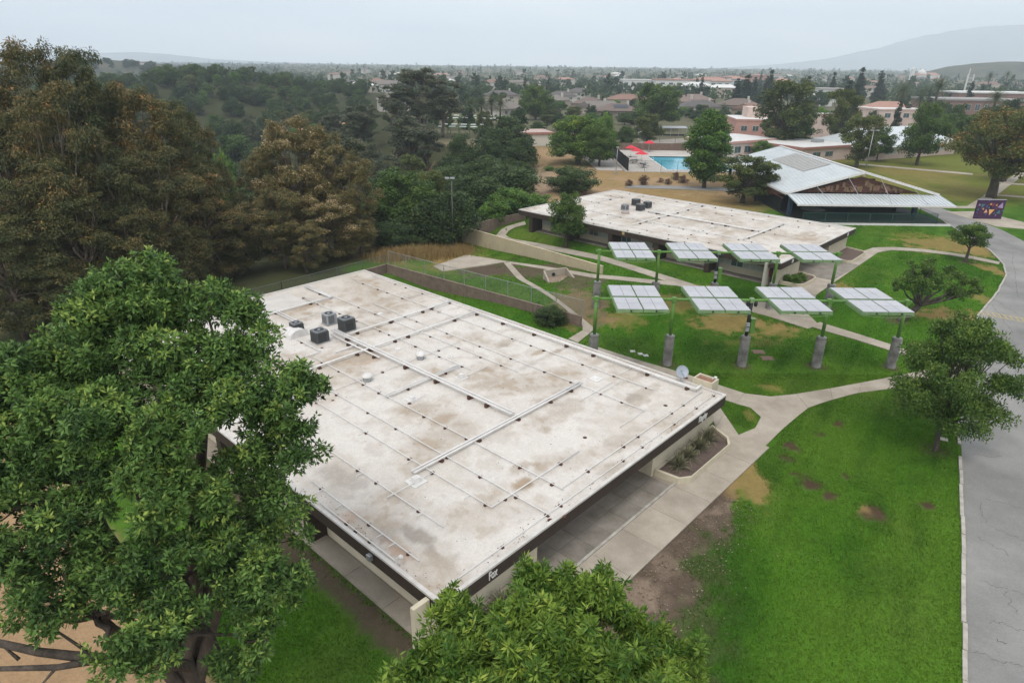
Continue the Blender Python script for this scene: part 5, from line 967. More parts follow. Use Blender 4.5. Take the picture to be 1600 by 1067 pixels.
# bleacher shed and goal by the far field
p = P(1050, 213, .4); t = thing('dugout', 'small open metal dugout beside the far ball field', 'shelter', (p.x - 6, p.y, .4)); obj('roof', MB().add([(0, 0, 2.6), (11, 0, 2.6), (11, 3, 3.0), (0, 3, 3.0), (0, 0, 2.5), (11, 0, 2.5), (11, 3, 2.9), (0, 3, 2.9)], [(0, 1, 2, 3), (7, 6, 5, 4), (0, 4, 5, 1), (1, 5, 6, 2), (2, 6, 7, 3), (3, 7, 4, 0)]), M_metal, t)
for i in range(5): obj('post', MB().bar((.2 + i * 2.65, .2, -.2), (.2 + i * 2.65, .2, 2.5), .12), M_metal, t)
obj('bench', MB().box(.5, 10.5, 1.2, 1.7, .4, .5).box(.5, 10.5, 1.35, 1.55, -.1, .4), M_dark, t)
p = P(1007, 219, .4); t = thing('goal_frame', 'white goal frame standing by the far field path', 'goal', (p.x, p.y, .4)); obj('frame', MB().bar((-2, 0, -.1), (-2, 0, 2.4), .2).bar((2, 0, -.1), (2, 0, 2.4), .2).bar((-2.1, 0, 2.4), (2.1, 0, 2.4), .2).bar((-2.1, 0, .15), (2.1, 0, .15), .2), M_white, t)
strip('road', 'pale track between the pool and the ball field', [(1000, 222), (1060, 217), (1120, 214)], [(990, 231), (1060, 224), (1120, 220)], 10, M_conc2, z=.4)
# ------------------------------------------------------------------ vegetation
L_ash = leafmat('ash_leaf', (.022, .056, .016), (.128, .230, .052), (.27, .35, .075), .18)
L_ash2 = leafmat('ash_leaf_near', (.05, .115, .018), (.235, .345, .055), (.46, .47, .09), .3)
L_euc = leafmat('eucalyptus_leaf', (.055, .072, .030), (.165, .135, .050), (.40, .22, .085))
L_eucol = leafmat('olive_eucalyptus_leaf', (.048, .068, .029), (.140, .138, .050), (.34, .22, .08))
L_euc2 = leafmat('eucalyptus_leaf_flowering', (.08, .095, .042), (.235, .175, .06), (.62, .47, .30))
L_eucg = leafmat('grey_eucalyptus_leaf', (.055, .072, .045), (.135, .145, .08), (.19, .165, .10))
L_oak = leafmat('oak_leaf', (.028, .052, .018), (.080, .122, .036), (.12, .165, .05))
L_lit = leafmat('bright_leaf', (.040, .10, .020), (.155, .265, .05), (.25, .34, .07))
L_fic = leafmat('ficus_leaf', (.028, .075, .018), (.15, .24, .036), (.33, .37, .06))
L_mid = leafmat('park_leaf', (.030, .070, .018), (.115, .185, .036), (.20, .24, .052))
L_oli = leafmat('olive_leaf', (.045, .068, .022), (.145, .17, .045), (.25, .21, .065))
L_con = leafmat('conifer_leaf', (.014, .030, .018), (.045, .070, .034))
L_rust = leafmat('rusty_leaf', (.045, .072, .022), (.145, .150, .038), (.42, .19, .06))
L_dry = leafmat('dry_twig', (.09, .055, .035), (.22, .14, .085))
L_jac = leafmat('jacaranda_leaf', (.036, .085, .018), (.130, .210, .040), (.23, .29, .055), .25)
L_palm = leafmat('palm_leaf', (.035, .055, .018), (.11, .135, .045), (.2, .16, .07))
L_far = leafmat('far_leaf', (.020, .042, .018), (.062, .105, .036), (.11, .11, .045))
def unit(v): return v / np.maximum(np.linalg.norm(v, axis=-1, keepdims=True), 1e-9)
def leaf_cards(p, out, n_tint, r, ln, wd, droop=.3, rnd=.8):
    n = len(p); ax = unit(out * .7 + unit(r.randn(n, 3)) * rnd + np.array([0, 0, -droop])); sd = unit(np.cross(ax, unit(r.randn(n, 3) + out * 1.2 + np.array([0, 0, .8]))))
    sd = unit(np.cross(ax, np.cross(sd, ax))); l = (ln * (.7 + .6 * r.rand(n)))[:, None]; w = (wd * (.7 + .6 * r.rand(n)))[:, None]
    v = np.stack([p, p + ax * l * .45 + sd * w / 2, p + ax * l, p + ax * l * .45 - sd * w / 2], 1).reshape(-1, 3)
    return v, np.arange(4 * n).reshape(n, 4), n_tint
def clump_leaves(cs, rs, per, seed, ln, wd, droop=.3, fill=.35, up=.25, rosette=0, tipbias=.25):
    r = np.random.RandomState(seed); cs = np.asarray(cs, float); rs = np.asarray(rs, float); k = len(cs)
    idx = np.repeat(np.arange(k), np.maximum(1, (per * (rs / rs.mean()) ** 2).astype(int))); n = len(idx)
    d = unit(r.randn(n, 3) + np.array([0, 0, up])); rad = np.where(r.rand(n) < fill, r.rand(n) ** .5, .78 + .3 * r.rand(n)) * (1 + .18 * np.sin(d[:, 0] * 7 + idx) * np.sin(d[:, 1] * 6 + 2 * idx))
    p = cs[idx] + d * (rad * rs[idx])[:, None] * np.array([1, 1, .8])
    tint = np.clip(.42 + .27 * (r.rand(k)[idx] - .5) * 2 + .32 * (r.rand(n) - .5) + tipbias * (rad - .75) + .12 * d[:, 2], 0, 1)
    if rosette:
        o0 = unit(d + np.array([0, 0, .5])); P_ = np.repeat(p, rosette, 0); O = np.repeat(o0, rosette, 0); tn = np.clip(np.repeat(tint, rosette) + .1 * r.randn(n * rosette), 0, 1)
        m = n * rosette; ax = unit(O * .55 + unit(r.randn(m, 3)) + np.array([0, 0, -droop])); sd = unit(np.cross(ax, unit(O + .5 * r.randn(m, 3)))); l = (ln * (.7 + .6 * r.rand(m)))[:, None]; w = (wd * (.75 + .5 * r.rand(m)))[:, None]; b = P_ + ax * ln * .15
        nr_ = np.cross(ax, sd); v = np.stack([b, b + ax * l * .42 + sd * w / 2 - nr_ * w * .12, b + ax * l - nr_ * l * .08, b + ax * l * .42 - sd * w / 2 - nr_ * w * .12], 1).reshape(-1, 3)
        return v, np.arange(4 * m).reshape(m, 4), tn
    return leaf_cards(p, d, tint, r, ln, wd, droop)
def limb(m, a, b, r0, r1, rn, seg=5, wob=.08, n=7):
    a = Vector(a); b = Vector(b); L = (b - a).length; pts = []; rad = []
    for i in range(seg + 1):
        t = i / seg; p = a.lerp(b, t); k = math.sin(math.pi * t) * wob * L
        pts.append(p + Vector((rn.uniform(-k, k), rn.uniform(-k, k), rn.uniform(-k, k) * .5))); rad.append(r0 + (r1 - r0) * t)
    m.tube(pts, rad, n, True); return pts
class Proto: pass
def make_proto(seed, h, w, shape, lobes, per, ln, wd, lm, bark, trunk_h=.3, tr=.25, droop=.3, sub=7, lobe_r=.22, fill=.35, fork=1, crown_lo=.25, tip=.25, flat=.75):
    """tree of height h, crown width w; trunk and limbs run to every lobe"""
    rn = random.Random(seed); r = np.random.RandomState(seed); wood = MB(); lob = []
    tries = 0
    while len(lob) < lobes and tries < 4000:
        tries += 1; z = r.rand(); zz = crown_lo + (1 - crown_lo) * z
        if shape == 'round': prof = math.sqrt(max(0, 1 - (2 * z - .85) ** 2 / 1.35)) if z < 1 else 0
        elif shape == 'dome': prof = math.sqrt(max(0, 1 - z * z)) * (.75 + .25 * min(1, z * 4))
        elif shape == 'cone': prof = 1.0 * (1 - z) ** .85 + .05
        elif shape == 'column': prof = math.sin(math.pi * min(1, .12 + z * .86)) ** .6
        elif shape == 'vase': prof = .35 + .65 * math.sin(math.pi * min(1, z * .82 + .1))
        else: prof = .55 + .45 * math.sin(math.pi * z)
        lr = lobe_r * w * (.75 + .5 * r.rand()) * (.55 + .45 * prof); rad = max(0, prof * w / 2 - lr * .8) * (r.rand() ** .45); a = r.rand() * 6.283
        c = np.array([rad * math.cos(a), rad * math.sin(a), min(zz * h, h - lr * .75)])
        if all(np.linalg.norm(c - q[0]) > .62 * (lr + q[1]) * .85 for q in lob): lob.append((c, lr))
    th = h * trunk_h; base = []
    for f in range(fork):
        a = 6.283 * f / max(fork, 1) + rn.random(); off = .0 if fork == 1 else .3 * w * .12
        tp = Vector((math.cos(a) * off * 2, math.sin(a) * off * 2, th)); limb(wood, (math.cos(a) * off * .4, math.sin(a) * off * .4, -.4), tp, tr * (1.25 if fork == 1 else .85), tr * .7, rn, 4, .03, 9); base.append(tp)
    ends = []
    for c, lr in lob:
        b = min(base, key=lambda q: (Vector(c) - q).length); mid = b.lerp(Vector(c), .5); mid.z += -.02 * h; st = Vector((b.x, b.y, min(b.z, max(th * .75, c[2] - .2 * h)) if c[2] > th else th * .8))
        k = tr * (.18 + .5 * min(1, lr / (lobe_r * w * 1.2)) * .6); limb(wood, st, mid, k, k * .7, rn, 4, .05, 6); limb(wood, mid, c, k * .7, k * .25, rn, 3, .06, 5); ends.append(c)
    cs, rs = [], []
    for c, lr in lob:
        for s in range(sub):
            d = unit(r.randn(3) + np.array([0, 0, .3])); cs.append(c + d * lr * (.35 + .55 * r.rand()) * np.array([1, 1, flat])); rs.append(lr * (.34 + .22 * r.rand()))
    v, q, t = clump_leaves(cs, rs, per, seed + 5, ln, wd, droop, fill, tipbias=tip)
    v[:, 2] = np.maximum(v[:, 2], .15)
    p = Proto(); p.h = max(float(v[:, 2].max()), .1); p.w = float(np.percentile(np.hypot(v[:, 0], v[:, 1]), 98)) * 2; p.crown = np_mesh('crown', v, q, t); p.crown.materials.append(lm); p.trunk = wood.mesh('trunk'); p.trunk.materials.append(bark)
    p.trunk.polygons.foreach_set('use_smooth', [True] * len(p.trunk.polygons)); return p
PR = {}
def proto(key, **k): PR[key] = [make_proto(s, **k) for s in k.pop('seeds')] if False else None
def defp(key, seeds, **k): PR[key] = [make_proto(s, **k) for s in seeds]
for _m, _k, _sd in ((L_euc, 'euc', (11, 12, 13)), (L_eucol, 'euco', (15, 16))): defp(_k, _sd, h=24, w=11, shape='vase', lobes=50, per=84, ln=.34, wd=.10, lm=_m, bark=M_barkp, trunk_h=.45, tr=.26, droop=.9, sub=10, lobe_r=.13, fill=.6, crown_lo=.10, tip=.5, flat=1.25)
defp('eucf', (21, 22), h=20, w=11, shape='vase', lobes=48, per=80, ln=.34, wd=.10, lm=L_euc2, bark=M_barkp, trunk_h=.45, tr=.25, droop=.8, sub=10, lobe_r=.115, fill=.65, crown_lo=.16, tip=.6, flat=1.1)
defp('eucg', (31, 32, 33), h=22, w=11, shape='vase', lobes=28, per=70, ln=.55, wd=.22, lm=L_eucg, bark=M_barkp, trunk_h=.4, tr=.34, droop=.8, sub=6, lobe_r=.13, fill=.5, crown_lo=.3)
defp('oak', (41, 42, 43), h=8, w=10, shape='dome', lobes=20, per=85, ln=.34, wd=.2, lm=L_oak, bark=M_bark, trunk_h=.22, tr=.3, droop=.1, sub=8, lobe_r=.19, crown_lo=.16)
defp('bush', (51, 52), h=5, w=6, shape='dome', lobes=14, per=70, ln=.3, wd=.16, lm=L_lit, bark=M_bark, trunk_h=.15, tr=.12, droop=.1, sub=7, lobe_r=.21, crown_lo=.12)
defp('upright', (63,), h=14, w=8, shape='column', lobes=48, per=75, ln=.34, wd=.22, lm=L_lit, bark=M_bark, trunk_h=.2, tr=.32, droop=.2, sub=7, lobe_r=.19, crown_lo=.12)
defp('ficus', (71,), h=12, w=15, shape='dome', lobes=36, per=100, ln=.36, wd=.22, lm=L_fic, bark=M_bark, trunk_h=.2, tr=.5, droop=.2, sub=8, lobe_r=.14, crown_lo=.2, tip=.6)
defp('round', (81, 82, 83), h=12, w=11, shape='round', lobes=28, per=80, ln=.36, wd=.22, lm=L_mid, bark=M_bark, trunk_h=.25, tr=.35, droop=.25, sub=7, lobe_r=.16, crown_lo=.2)
defp('olive', (91, 92), h=11, w=9, shape='vase', lobes=26, per=75, ln=.34, wd=.18, lm=L_oli, bark=M_bark, trunk_h=.28, tr=.3, droop=.4, sub=7, lobe_r=.15, crown_lo=.22)
defp('rusty', (101, 102), h=14, w=14, shape='vase', lobes=36, per=80, ln=.34, wd=.17, lm=L_rust, bark=M_bark, trunk_h=.3, tr=.55, droop=.5, sub=7, lobe_r=.13, fork=1, crown_lo=.3, tip=.5)
defp('conifer', (111, 112), h=18, w=7, shape='cone', lobes=34, per=46, ln=.6, wd=.2, lm=L_con, bark=M_bark, trunk_h=.8, tr=.25, droop=.3, sub=6, lobe_r=.17, crown_lo=.1)
defp('cypress', (116,), h=9, w=2.2, shape='column', lobes=14, per=40, ln=.3, wd=.14, lm=L_con, bark=M_bark, trunk_h=.6, tr=.14, droop=-.4, sub=5, lobe_r=.3, crown_lo=.06)
defp('shrub', (121, 122), h=1.4, w=1.8, shape='dome', lobes=7, per=30, ln=.22, wd=.05, lm=L_dry, bark=M_bark, trunk_h=.15, tr=.04, droop=-.2, sub=5, lobe_r=.24, crown_lo=.1)
defp('jac', (131,), h=8.2, w=9.4, shape='dome', lobes=48, per=84, ln=.2, wd=.085, lm=L_jac, bark=M_bark, trunk_h=.3, tr=.17, droop=.1, sub=11, lobe_r=.12, fill=.6, crown_lo=.26, flat=.5, tip=.4)
defp('small', (141,), h=5.2, w=4.4, shape='round', lobes=18, per=80, ln=.18, wd=.09, lm=L_jac, bark=M_bark, trunk_h=.46, tr=.16, droop=.2, sub=7, lobe_r=.17, crown_lo=.5)
defp('bronze', (151,), h=6.5, w=6, shape='round', lobes=22, per=95, ln=.2, wd=.11, lm=L_mid, bark=M_bark, trunk_h=.3, tr=.15, droop=.2, sub=7, lobe_r=.17, crown_lo=.3)
defp('fartree', (161, 162, 163, 164), h=10, w=9, shape='round', lobes=14, per=22, ln=.85, wd=.55, lm=L_far, bark=M_bark, trunk_h=.25, tr=.3, droop=.2, sub=5, lobe_r=.2, crown_lo=.12)
defp('farcon', (171, 172), h=16, w=6, shape='cone', lobes=18, per=14, ln=1.0, wd=.45, lm=L_con, bark=M_bark, trunk_h=.8, tr=.25, droop=.3, sub=4, lobe_r=.2, crown_lo=.08)
for i in range(2):
    PR.setdefault('euclit', []).append(PR['euc'][i])
NAMES = dict(euc='eucalyptus_tree', euco='eucalyptus_tree', eucf='eucalyptus_tree', eucg='eucalyptus_tree', oak='oak_tree', bush='bush', upright='tree', ficus='tree', round='broadleaf_tree', olive='olive_tree', rusty='tree', conifer='conifer_tree', cypress='cypress_tree', shrub='shrub', jac='tree', small='tree', bronze='tree', fartree='tree', farcon='conifer_tree')
CATS = {'bush': 'bush', 'shrub': 'shrub'}
_trn = random.Random(2024)
def plant(key, label, x, y, top, wid=None, group=None, rz=None, var=None):
    ps = PR[key]; p = ps[(var if var is not None else _trn.randrange(len(ps))) % len(ps)]; z = T(x, y); h = max(top - z, 1.0); sh = h / p.h; sw = (wid / p.w) if wid else sh
    t = thing(NAMES[key], label, CATS.get(key, 'tree'), (x, y, z - .05), _trn.uniform(0, 6.28) if rz is None else rz, group); t.scale = (sw, sw, sh)
    link('trunk', p.trunk, None, t); link('crown', p.crown, None, t); return t
def at(key, label, px, pytop, Y, wpx=None, group=None, **k):
    p = PY(px, pytop, Y); dist = math.hypot(Y, CAMH - p.z); return plant(key, label, p.x, Y, p.z, wpx * dist / FPX if wpx else None, group, **k)
def base(key, label, px, py, pytop, wpx=None, group=None, z=.3, **k):
    b = P(px, py, z); p = PY(px, pytop, b.y); ring_bare(b.x, b.y, .9); return plant(key, label, b.x, b.y, p.z, wpx * math.hypot(b.y, CAMH - p.z) / FPX if wpx else None, group, **k)
# --- the two near ash trees, lobes placed one by one
def ash(label, bx, by, lobes, lm, seed, ln, wd, per, sub, tr, forks, ros=6, cr=None, dead=(), shoots=4):
    r = np.random.RandomState(seed); rn = random.Random(seed); t = thing('ash_tree', label, 'tree', (bx, by, T(bx, by) - .05)); o = np.array([bx, by, t.location.z]); wood = MB()
    fk = [Vector(f) - Vector(o) for f in forks]; b0 = Vector((0, 0, -.3))
    split = Vector((0, 0, 2.2)); wood.tube([b0, Vector((.03, .02, 1.0)), split], [tr * 1.35, tr * 1.05, tr], 12)
    for f in fk: limb(wood, split - Vector((0, 0, .25)), f, tr * .62, tr * .34, rn, 6, .03, 9)
    cs, rs = [], []
    for (px, py, Y, rad) in lobes:
        c = Vector(PY(px, py, Y)) - Vector(o); f = min(fk, key=lambda q: (q - c).length + (2 if q.z > c.z + 1 else 0)); mid = f.lerp(c, .5) + Vector((0, 0, -.25)); limb(wood, f, mid, tr * .24, tr * .15, rn, 4, .06, 7); tp = limb(wood, mid, c, tr * .15, .03, rn, 4, .07, 6)
        for s in range(sub):
            d = unit(r.randn(3) + np.array([0, 0, .25])); q = np.array(c) + d * rad * (.35 + .6 * r.rand()) * np.array([1, 1, .9]); cs.append(q); rs.append(rad * (.26 + .16 * r.rand()))
            if s % 2 == 0: limb(wood, c, q, .03, .008, rn, 3, .08, 4)
        for s in range(shoots):
            d = unit(r.randn(3) * np.array([1, 1, .4]) + np.array([0, 0, .4])); q = np.array(c) + d * rad * .9 * np.array([1, 1, .8]); dr = unit(d * .5 + np.array([0, 0, 1.0]) + .3 * r.randn(3)); ls = (.35 + .5 * r.rand()) * min(1.0, rad)
            for k in range(4): cs.append(q + dr * ls * k / 3); rs.append((.17 - .035 * k) * (.8 + .5 * r.rand()) * max(.7, rad ** .5))
            limb(wood, Vector(q), Vector(q + dr * ls), .012, .004, rn, 2, .03, 4)
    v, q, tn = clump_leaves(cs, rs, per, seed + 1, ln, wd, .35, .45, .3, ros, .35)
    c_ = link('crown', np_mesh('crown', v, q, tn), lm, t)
    for pts, r0, r1 in dead:
        w_ = [Vector(PY(*p)) - Vector(o) for p in pts]; n = len(w_); wood.tube(w_, [r0 + (r1 - r0) * i / (n - 1) for i in range(n)], 8)
    obj('trunk', wood, M_bark, t, True); return t
HL = [(215, 470, 19.5, 1.5), (165, 500, 19, 1.3), (265, 480, 19.5, 1.4), (140, 560, 18, 1.5), (230, 560, 18, 1.6), (310, 560, 18.5, 1.3), (372, 510, 19, 1.0), (395, 575, 18.5, 1.4), (350, 620, 17.5, 1.4), (440, 620, 18, 1.2), (455, 690, 17.5, 1.1), (400, 690, 17.5, 1.4), (430, 770, 17, 1.2), (380, 810, 17.5, 1.2), (60, 610, 17.5, 1.6), (10, 590, 17, 1.5), (130, 650, 16.5, 1.5), (60, 700, 16, 1.5), (200, 660, 16, 1.5), (280, 690, 16, 1.4), (-30, 690, 16, 1.6), (140, 740, 15.5, 1.4), (30, 790, 15, 1.4), (230, 780, 15, 1.3), (100, 840, 14.5, 1.3), (20, 900, 14, 1.2), (170, 870, 14.5, 1.1), (385, 880, 15.5, 1.2), (430, 850, 16.5, .9), (240, 980, 13, 1.0), (380, 950, 14.5, .8), (200, 1040, 12.5, .8), (-40, 800, 14.5, 1.5), (70, 960, 13.2, .8), (470, 600, 18.5, .7), (330, 470, 19.5, .7), (430, 930, 15, .7), (415, 1000, 14, .55), (360, 1045, 13.5, .7), (250, 870, 14.5, 1.1), (180, 930, 13.8, .9), (470, 900, 15.8, .5), (325, 860, 15.2, .8), (310, 775, 15.6, 1.0), (290, 960, 13.6, .7), (100, 900, 14.2, 1.0)]
hb = P(318, 1140); FK = [PY(300, 800, 16.5), PY(345, 760, 17), PY(215, 760, 16.2), PY(130, 760, 15.5), PY(285, 900, 15.2), PY(370, 860, 16.2), PY(150, 960, 14.2), PY(320, 640, 18)]
DEAD = [([(300, 1040, 13.8), (215, 1032, 13.2), (120, 1025, 12.8), (60, 1018, 12.5), (-20, 1000, 12.2)], .17, .09), ([(170, 1028, 13), (90, 1042, 12.4), (-20, 1045, 12)], .11, .06), ([(140, 1020, 12.9), (88, 985, 12.9), (85, 970, 13)], .05, .01), ([(88, 985, 12.9), (60, 965, 13)], .02, .006), ([(90, 1040, 12.4), (60, 1075, 12)], .05, .02), ([(30, 1030, 12.3), (0, 1005, 12.4)], .05, .02), ([(130, 800, 15.5), (70, 770, 15), (-10, 775, 14.6)], .035, .01)]
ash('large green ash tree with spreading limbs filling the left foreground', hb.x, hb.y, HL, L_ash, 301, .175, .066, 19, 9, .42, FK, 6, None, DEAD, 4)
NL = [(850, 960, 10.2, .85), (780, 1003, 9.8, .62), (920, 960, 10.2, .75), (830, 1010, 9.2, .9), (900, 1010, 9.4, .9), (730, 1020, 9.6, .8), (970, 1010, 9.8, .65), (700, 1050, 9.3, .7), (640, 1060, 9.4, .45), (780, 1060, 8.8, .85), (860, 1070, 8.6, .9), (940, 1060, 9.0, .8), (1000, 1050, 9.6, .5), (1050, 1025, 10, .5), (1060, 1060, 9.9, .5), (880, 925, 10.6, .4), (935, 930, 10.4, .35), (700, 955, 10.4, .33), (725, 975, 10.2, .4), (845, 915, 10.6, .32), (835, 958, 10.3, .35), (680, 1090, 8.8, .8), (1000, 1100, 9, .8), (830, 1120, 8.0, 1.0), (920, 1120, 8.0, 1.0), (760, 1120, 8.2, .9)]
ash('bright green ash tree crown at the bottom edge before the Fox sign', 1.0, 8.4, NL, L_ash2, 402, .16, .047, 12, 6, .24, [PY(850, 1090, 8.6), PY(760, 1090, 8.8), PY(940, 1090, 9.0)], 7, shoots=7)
# --- left eucalyptus mass
ORD = ['first', 'second', 'third', 'fourth', 'fifth', 'sixth', 'seventh', 'eighth', 'ninth', 'tenth', 'eleventh', 'twelfth', 'thirteenth', 'fourteenth', 'fifteenth', 'sixteenth', 'seventeenth', 'eighteenth', 'nineteenth', 'twentieth']
def rank(L, i): return ORD[sorted(range(len(L)), key=lambda k: L[k][0]).index(i)]
EU = [(20, 52, 62, 150), (92, 68, 65, 130), (55, 120, 57, 140), (150, 112, 68, 110), (205, 122, 67, 120), (262, 152, 70, 100), (302, 178, 74, 80), (150, 190, 60, 130), (230, 225, 62, 130), (40, 230, 55, 150), (305, 265, 68, 110), (110, 300, 55.5, 140), (195, 330, 58, 120), (270, 350, 63, 110), (-50, 120, 58, 170), (-20, 330, 51, 150), (340, 350, 70, 90), (60, 400, 52, 110), (165, 420, 57, 90)]
for i, (px, py, Y, w) in enumerate(EU):
    at('euc' if i % 2 == 0 else 'euco', 'bronze leaved eucalyptus, %s crown from the left edge in the grove' % rank(EU, i), px, py, Y, w, 'bronze eucalyptus grove behind the near building')
EF = [(450, 178, 80, 115), (505, 192, 83, 90), (552, 245, 80, 80), (405, 235, 82, 90), (430, 290, 73, 100), (500, 300, 76, 110), (370, 310, 74, 80), (545, 330, 78, 80), (470, 340, 71, 70)]
for i, (px, py, Y, w) in enumerate(EF): at('eucf', 'pale blossomed eucalyptus right of the bronze grove, %s of them from the left' % rank(EF, i), px, py, Y, w, 'flowering eucalyptus trees')
EG = [(650, 103, 215, 75), (690, 122, 220, 70), (622, 130, 210, 60), (560, 160, 200, 60), (520, 175, 205, 50), (640, 175, 160, 80), (570, 215, 150, 60), (665, 190, 170, 60), (600, 240, 130, 60), (525, 205, 170, 50)]
for i, (px, py, Y, w) in enumerate(EG): at('eucg', 'grey leaved eucalyptus behind the floodlight pole, %s crown from the left' % rank(EG, i), px, py, Y, w, 'grey eucalyptus trees in the valley')
# --- arroyo oaks, from near the wall to the far side
OK = [(700, 295, 88, 110), (650, 330, 90, 110), (625, 300, 100, 110), (735, 270, 105, 110), (790, 255, 118, 110), (765, 240, 125, 90), (700, 255, 118, 100), (660, 265, 112, 90), (760, 215, 160, 70), (790, 178, 178, 95), (720, 205, 165, 60), (690, 300, 96, 90), (600, 270, 118, 90), (610, 345, 84, 80), (640, 370, 84, 60), (580, 330, 98, 80), (560, 290, 120, 80), (815, 250, 130, 50)]
for i, (px, py, Y, w) in enumerate(OK): at('oak', 'dark oak in the arroyo beyond the tan wall, %s crown from the left' % rank(OK, i) if i != 9 else 'large dark oak beside the white walled building', px, py, Y, w, 'dark oaks in the arroyo')
rn = random.Random(88); PTS = []
for i in range(430):
    hill_ = i > 250
    for _ in range(200):
        if hill_: x, y = rn.gauss(-190, 75), rn.gauss(395, 70)
        else: y = 90 + 400 * rn.random() ** 1.2; x = rn.uniform(-.95 * y, 5)
        d = float(edge_d(np.array([x]), np.array([y]))[0])
        pxx = 800 + FPX * x / y; pyy = 100 + FPX * (CAMH - T(x, y) - 9) / y
        if d > 10 and -.9 * y < x and not (665 < pxx < 800 and pyy < 212 and y < 268) and all((x - a) ** 2 + (y - b) ** 2 > (16 if y > 200 else 25) for a, b in PTS): break
    PTS.append((x, y))
    k = rn.choice(['oak'] * 6 + ['round'] * 3 + ['bush', 'olive'] if hill_ or y > 260 else ['oak', 'oak', 'round', 'eucg', 'bush', 'oak', 'olive']); h = {'oak': 7.5, 'round': 8.5, 'eucg': 14, 'bush': 6, 'olive': 8}[k] * rn.uniform(.75, 1.25)
    if hill_: lab, g = {'oak': 'dark oak on the wooded hill across the valley', 'round': 'mid green tree on the wooded hill across the valley', 'bush': 'bright green bush on the wooded hill across the valley', 'olive': 'olive toned tree on the wooded hill across the valley'}[k], 'trees of the wooded hill'
    else: lab, g = {'oak': 'dark oak in the wooded valley', 'round': 'mid green tree in the wooded valley', 'eucg': 'grey eucalyptus in the wooded valley', 'bush': 'bright green bush in the wooded valley', 'olive': 'olive toned tree in the wooded valley'}[k], 'trees of the wooded valley'
    plant(k, lab, x, y, T(x, y) + h, h * 1.15 if k in ('oak', 'round') else None, g)
for px, py, Y, w in [(310, 235, 120, 40), (345, 228, 125, 45), (330, 260, 105, 50), (300, 300, 95, 40)]: at('bush', 'light green bush showing in the gap of the eucalyptus grove', px, py, Y, w, 'bushes in the grove')
at('bush', 'bright green bush in front of the tan wall corner', 800, 292, 100, 70); at('bush', 'bright green bush left of the bronze leaved tree', 770, 312, 96, 50); at('bush', 'green bush behind the back wall of the far building', 840, 300, 103, 60)
# --- campus trees by name
base('bronze', 'small bronze tinged tree in front of the far building window wall', 884, 384, 296, 66, z=.4); at('oak', 'round dark shrubby oak behind the far flat roof', 895, 258, 121, 80)
base('ficus', 'broad ficus with yellow green top above the dirt slope', 903, 256, 178, 100); base('round', 'rounded green tree in front of the broad ficus', 936, 262, 196, 58, var=0); at('bush', 'bright bush behind the broad ficus', 950, 172, 178, 30)
base('upright', 'tall bright green upright tree right of the pool', 1099, 295, 168, 72); base('olive', 'bushy olive green tree beside the covered stage roof', 1160, 318, 243, 92); at('olive', 'smaller bushy tree touching the covered stage', 1190, 250, 115, 50)
base('round', 'small round tree by the black pool screen', 976, 231, 196, 34, var=1); base('olive', 'forked tree behind the pool with an open crown', 1010, 229, 176, 48); at('round', 'large dark green tree left of the beige house', 1032, 128, 250, 70, var=2); at('round', 'dark round tree among the estate houses', 838, 131, 290, 54, var=1)
base('round', 'dense round green tree above the low pink building', 1234, 236, 160, 70, var=2); at('olive', 'tall olive eucalyptus behind the dense round tree', 1238, 120, 187, 88); at('olive', 'tall narrow olive crown right of the dense round tree', 1324, 137, 188, 52); at('bush', 'bright green tree behind the pink stair block', 1288, 164, 215, 40); base('bush', 'dark clipped bush beside the pink building', 1188, 246, 218, 30, z=.4)
base('olive', 'forked tree in front of the white hip roof', 1338, 262, 176, 64); base('bronze', 'thin open tree with dark leaves before the white hip roof', 1369, 253, 196, 44, z=.4); base('round', 'big spreading tree with a thick trunk before the white hip roof', 1432, 259, 154, 66, var=0); at('round', 'dark green tree behind the big spreading tree', 1482, 176, 200, 44, var=1)
base('rusty', 'large rust topped tree with thick trunk at the right edge', 1548, 309, 165, 150, z=.4, var=0); at('rusty', 'second rust topped tree cut by the right edge', 1602, 165, 140, 90, var=1); at('round', 'dark tree behind the rust topped trees', 1520, 178, 200, 60)
base('jac', 'wide feathery green tree over the road kerb at right', 1462, 697, 490, 182); base('small', 'small bushy tree with leaning trunk by the road bend', 1508, 411, 347, 56); 
# forked coral-like tree between the lawn and the road, two separate heads
b = P(1402, 502); ring_bare(b.x, b.y, 1.1)
t = thing('tree', 'forked tree with two leafy heads behind the last solar pier', 'tree', (b.x, b.y, T(b.x, b.y) - .05)); wood = MB(); rn_ = random.Random(6); o = Vector(t.location); cs, rs = [], []; r = np.random.RandomState(9)
k0 = Vector(PY(1436, 478, b.y)) - o; limb(wood, (0, 0, -.3), k0, .36, .26, rn_, 5, .03, 10)
for px, py, dy, rad in [(1420, 435, 0, .95), (1450, 425, .5, 1.1), (1470, 440, -.4, .95), (1405, 445, .3, .7), (1440, 450, -.6, .9), (1490, 455, .4, .8), (1505, 458, -.3, .8), (1515, 440, .2, .85), (1495, 430, 0, .6), (1530, 452, .3, .6), (1425, 415, .6, .5), (1455, 408, 0, .5), (1435, 432, .8, .9), (1480, 425, .4, .7)]:
    c = Vector(PY(px, py, b.y + dy * 2)) - o; limb(wood, k0, k0.lerp(c, .55) + Vector((0, 0, -.2)), .13, .08, rn_, 4, .05, 7); limb(wood, k0.lerp(c, .55) + Vector((0, 0, -.2)), c, .08, .025, rn_, 4, .06, 6)
    for s in range(13): d = unit(r.randn(3)); cs.append(np.array(c) + d * rad * (.3 + .85 * r.rand()) * np.array([1.1, 1.1, .8])); rs.append(rad * (.16 + .22 * r.rand()))
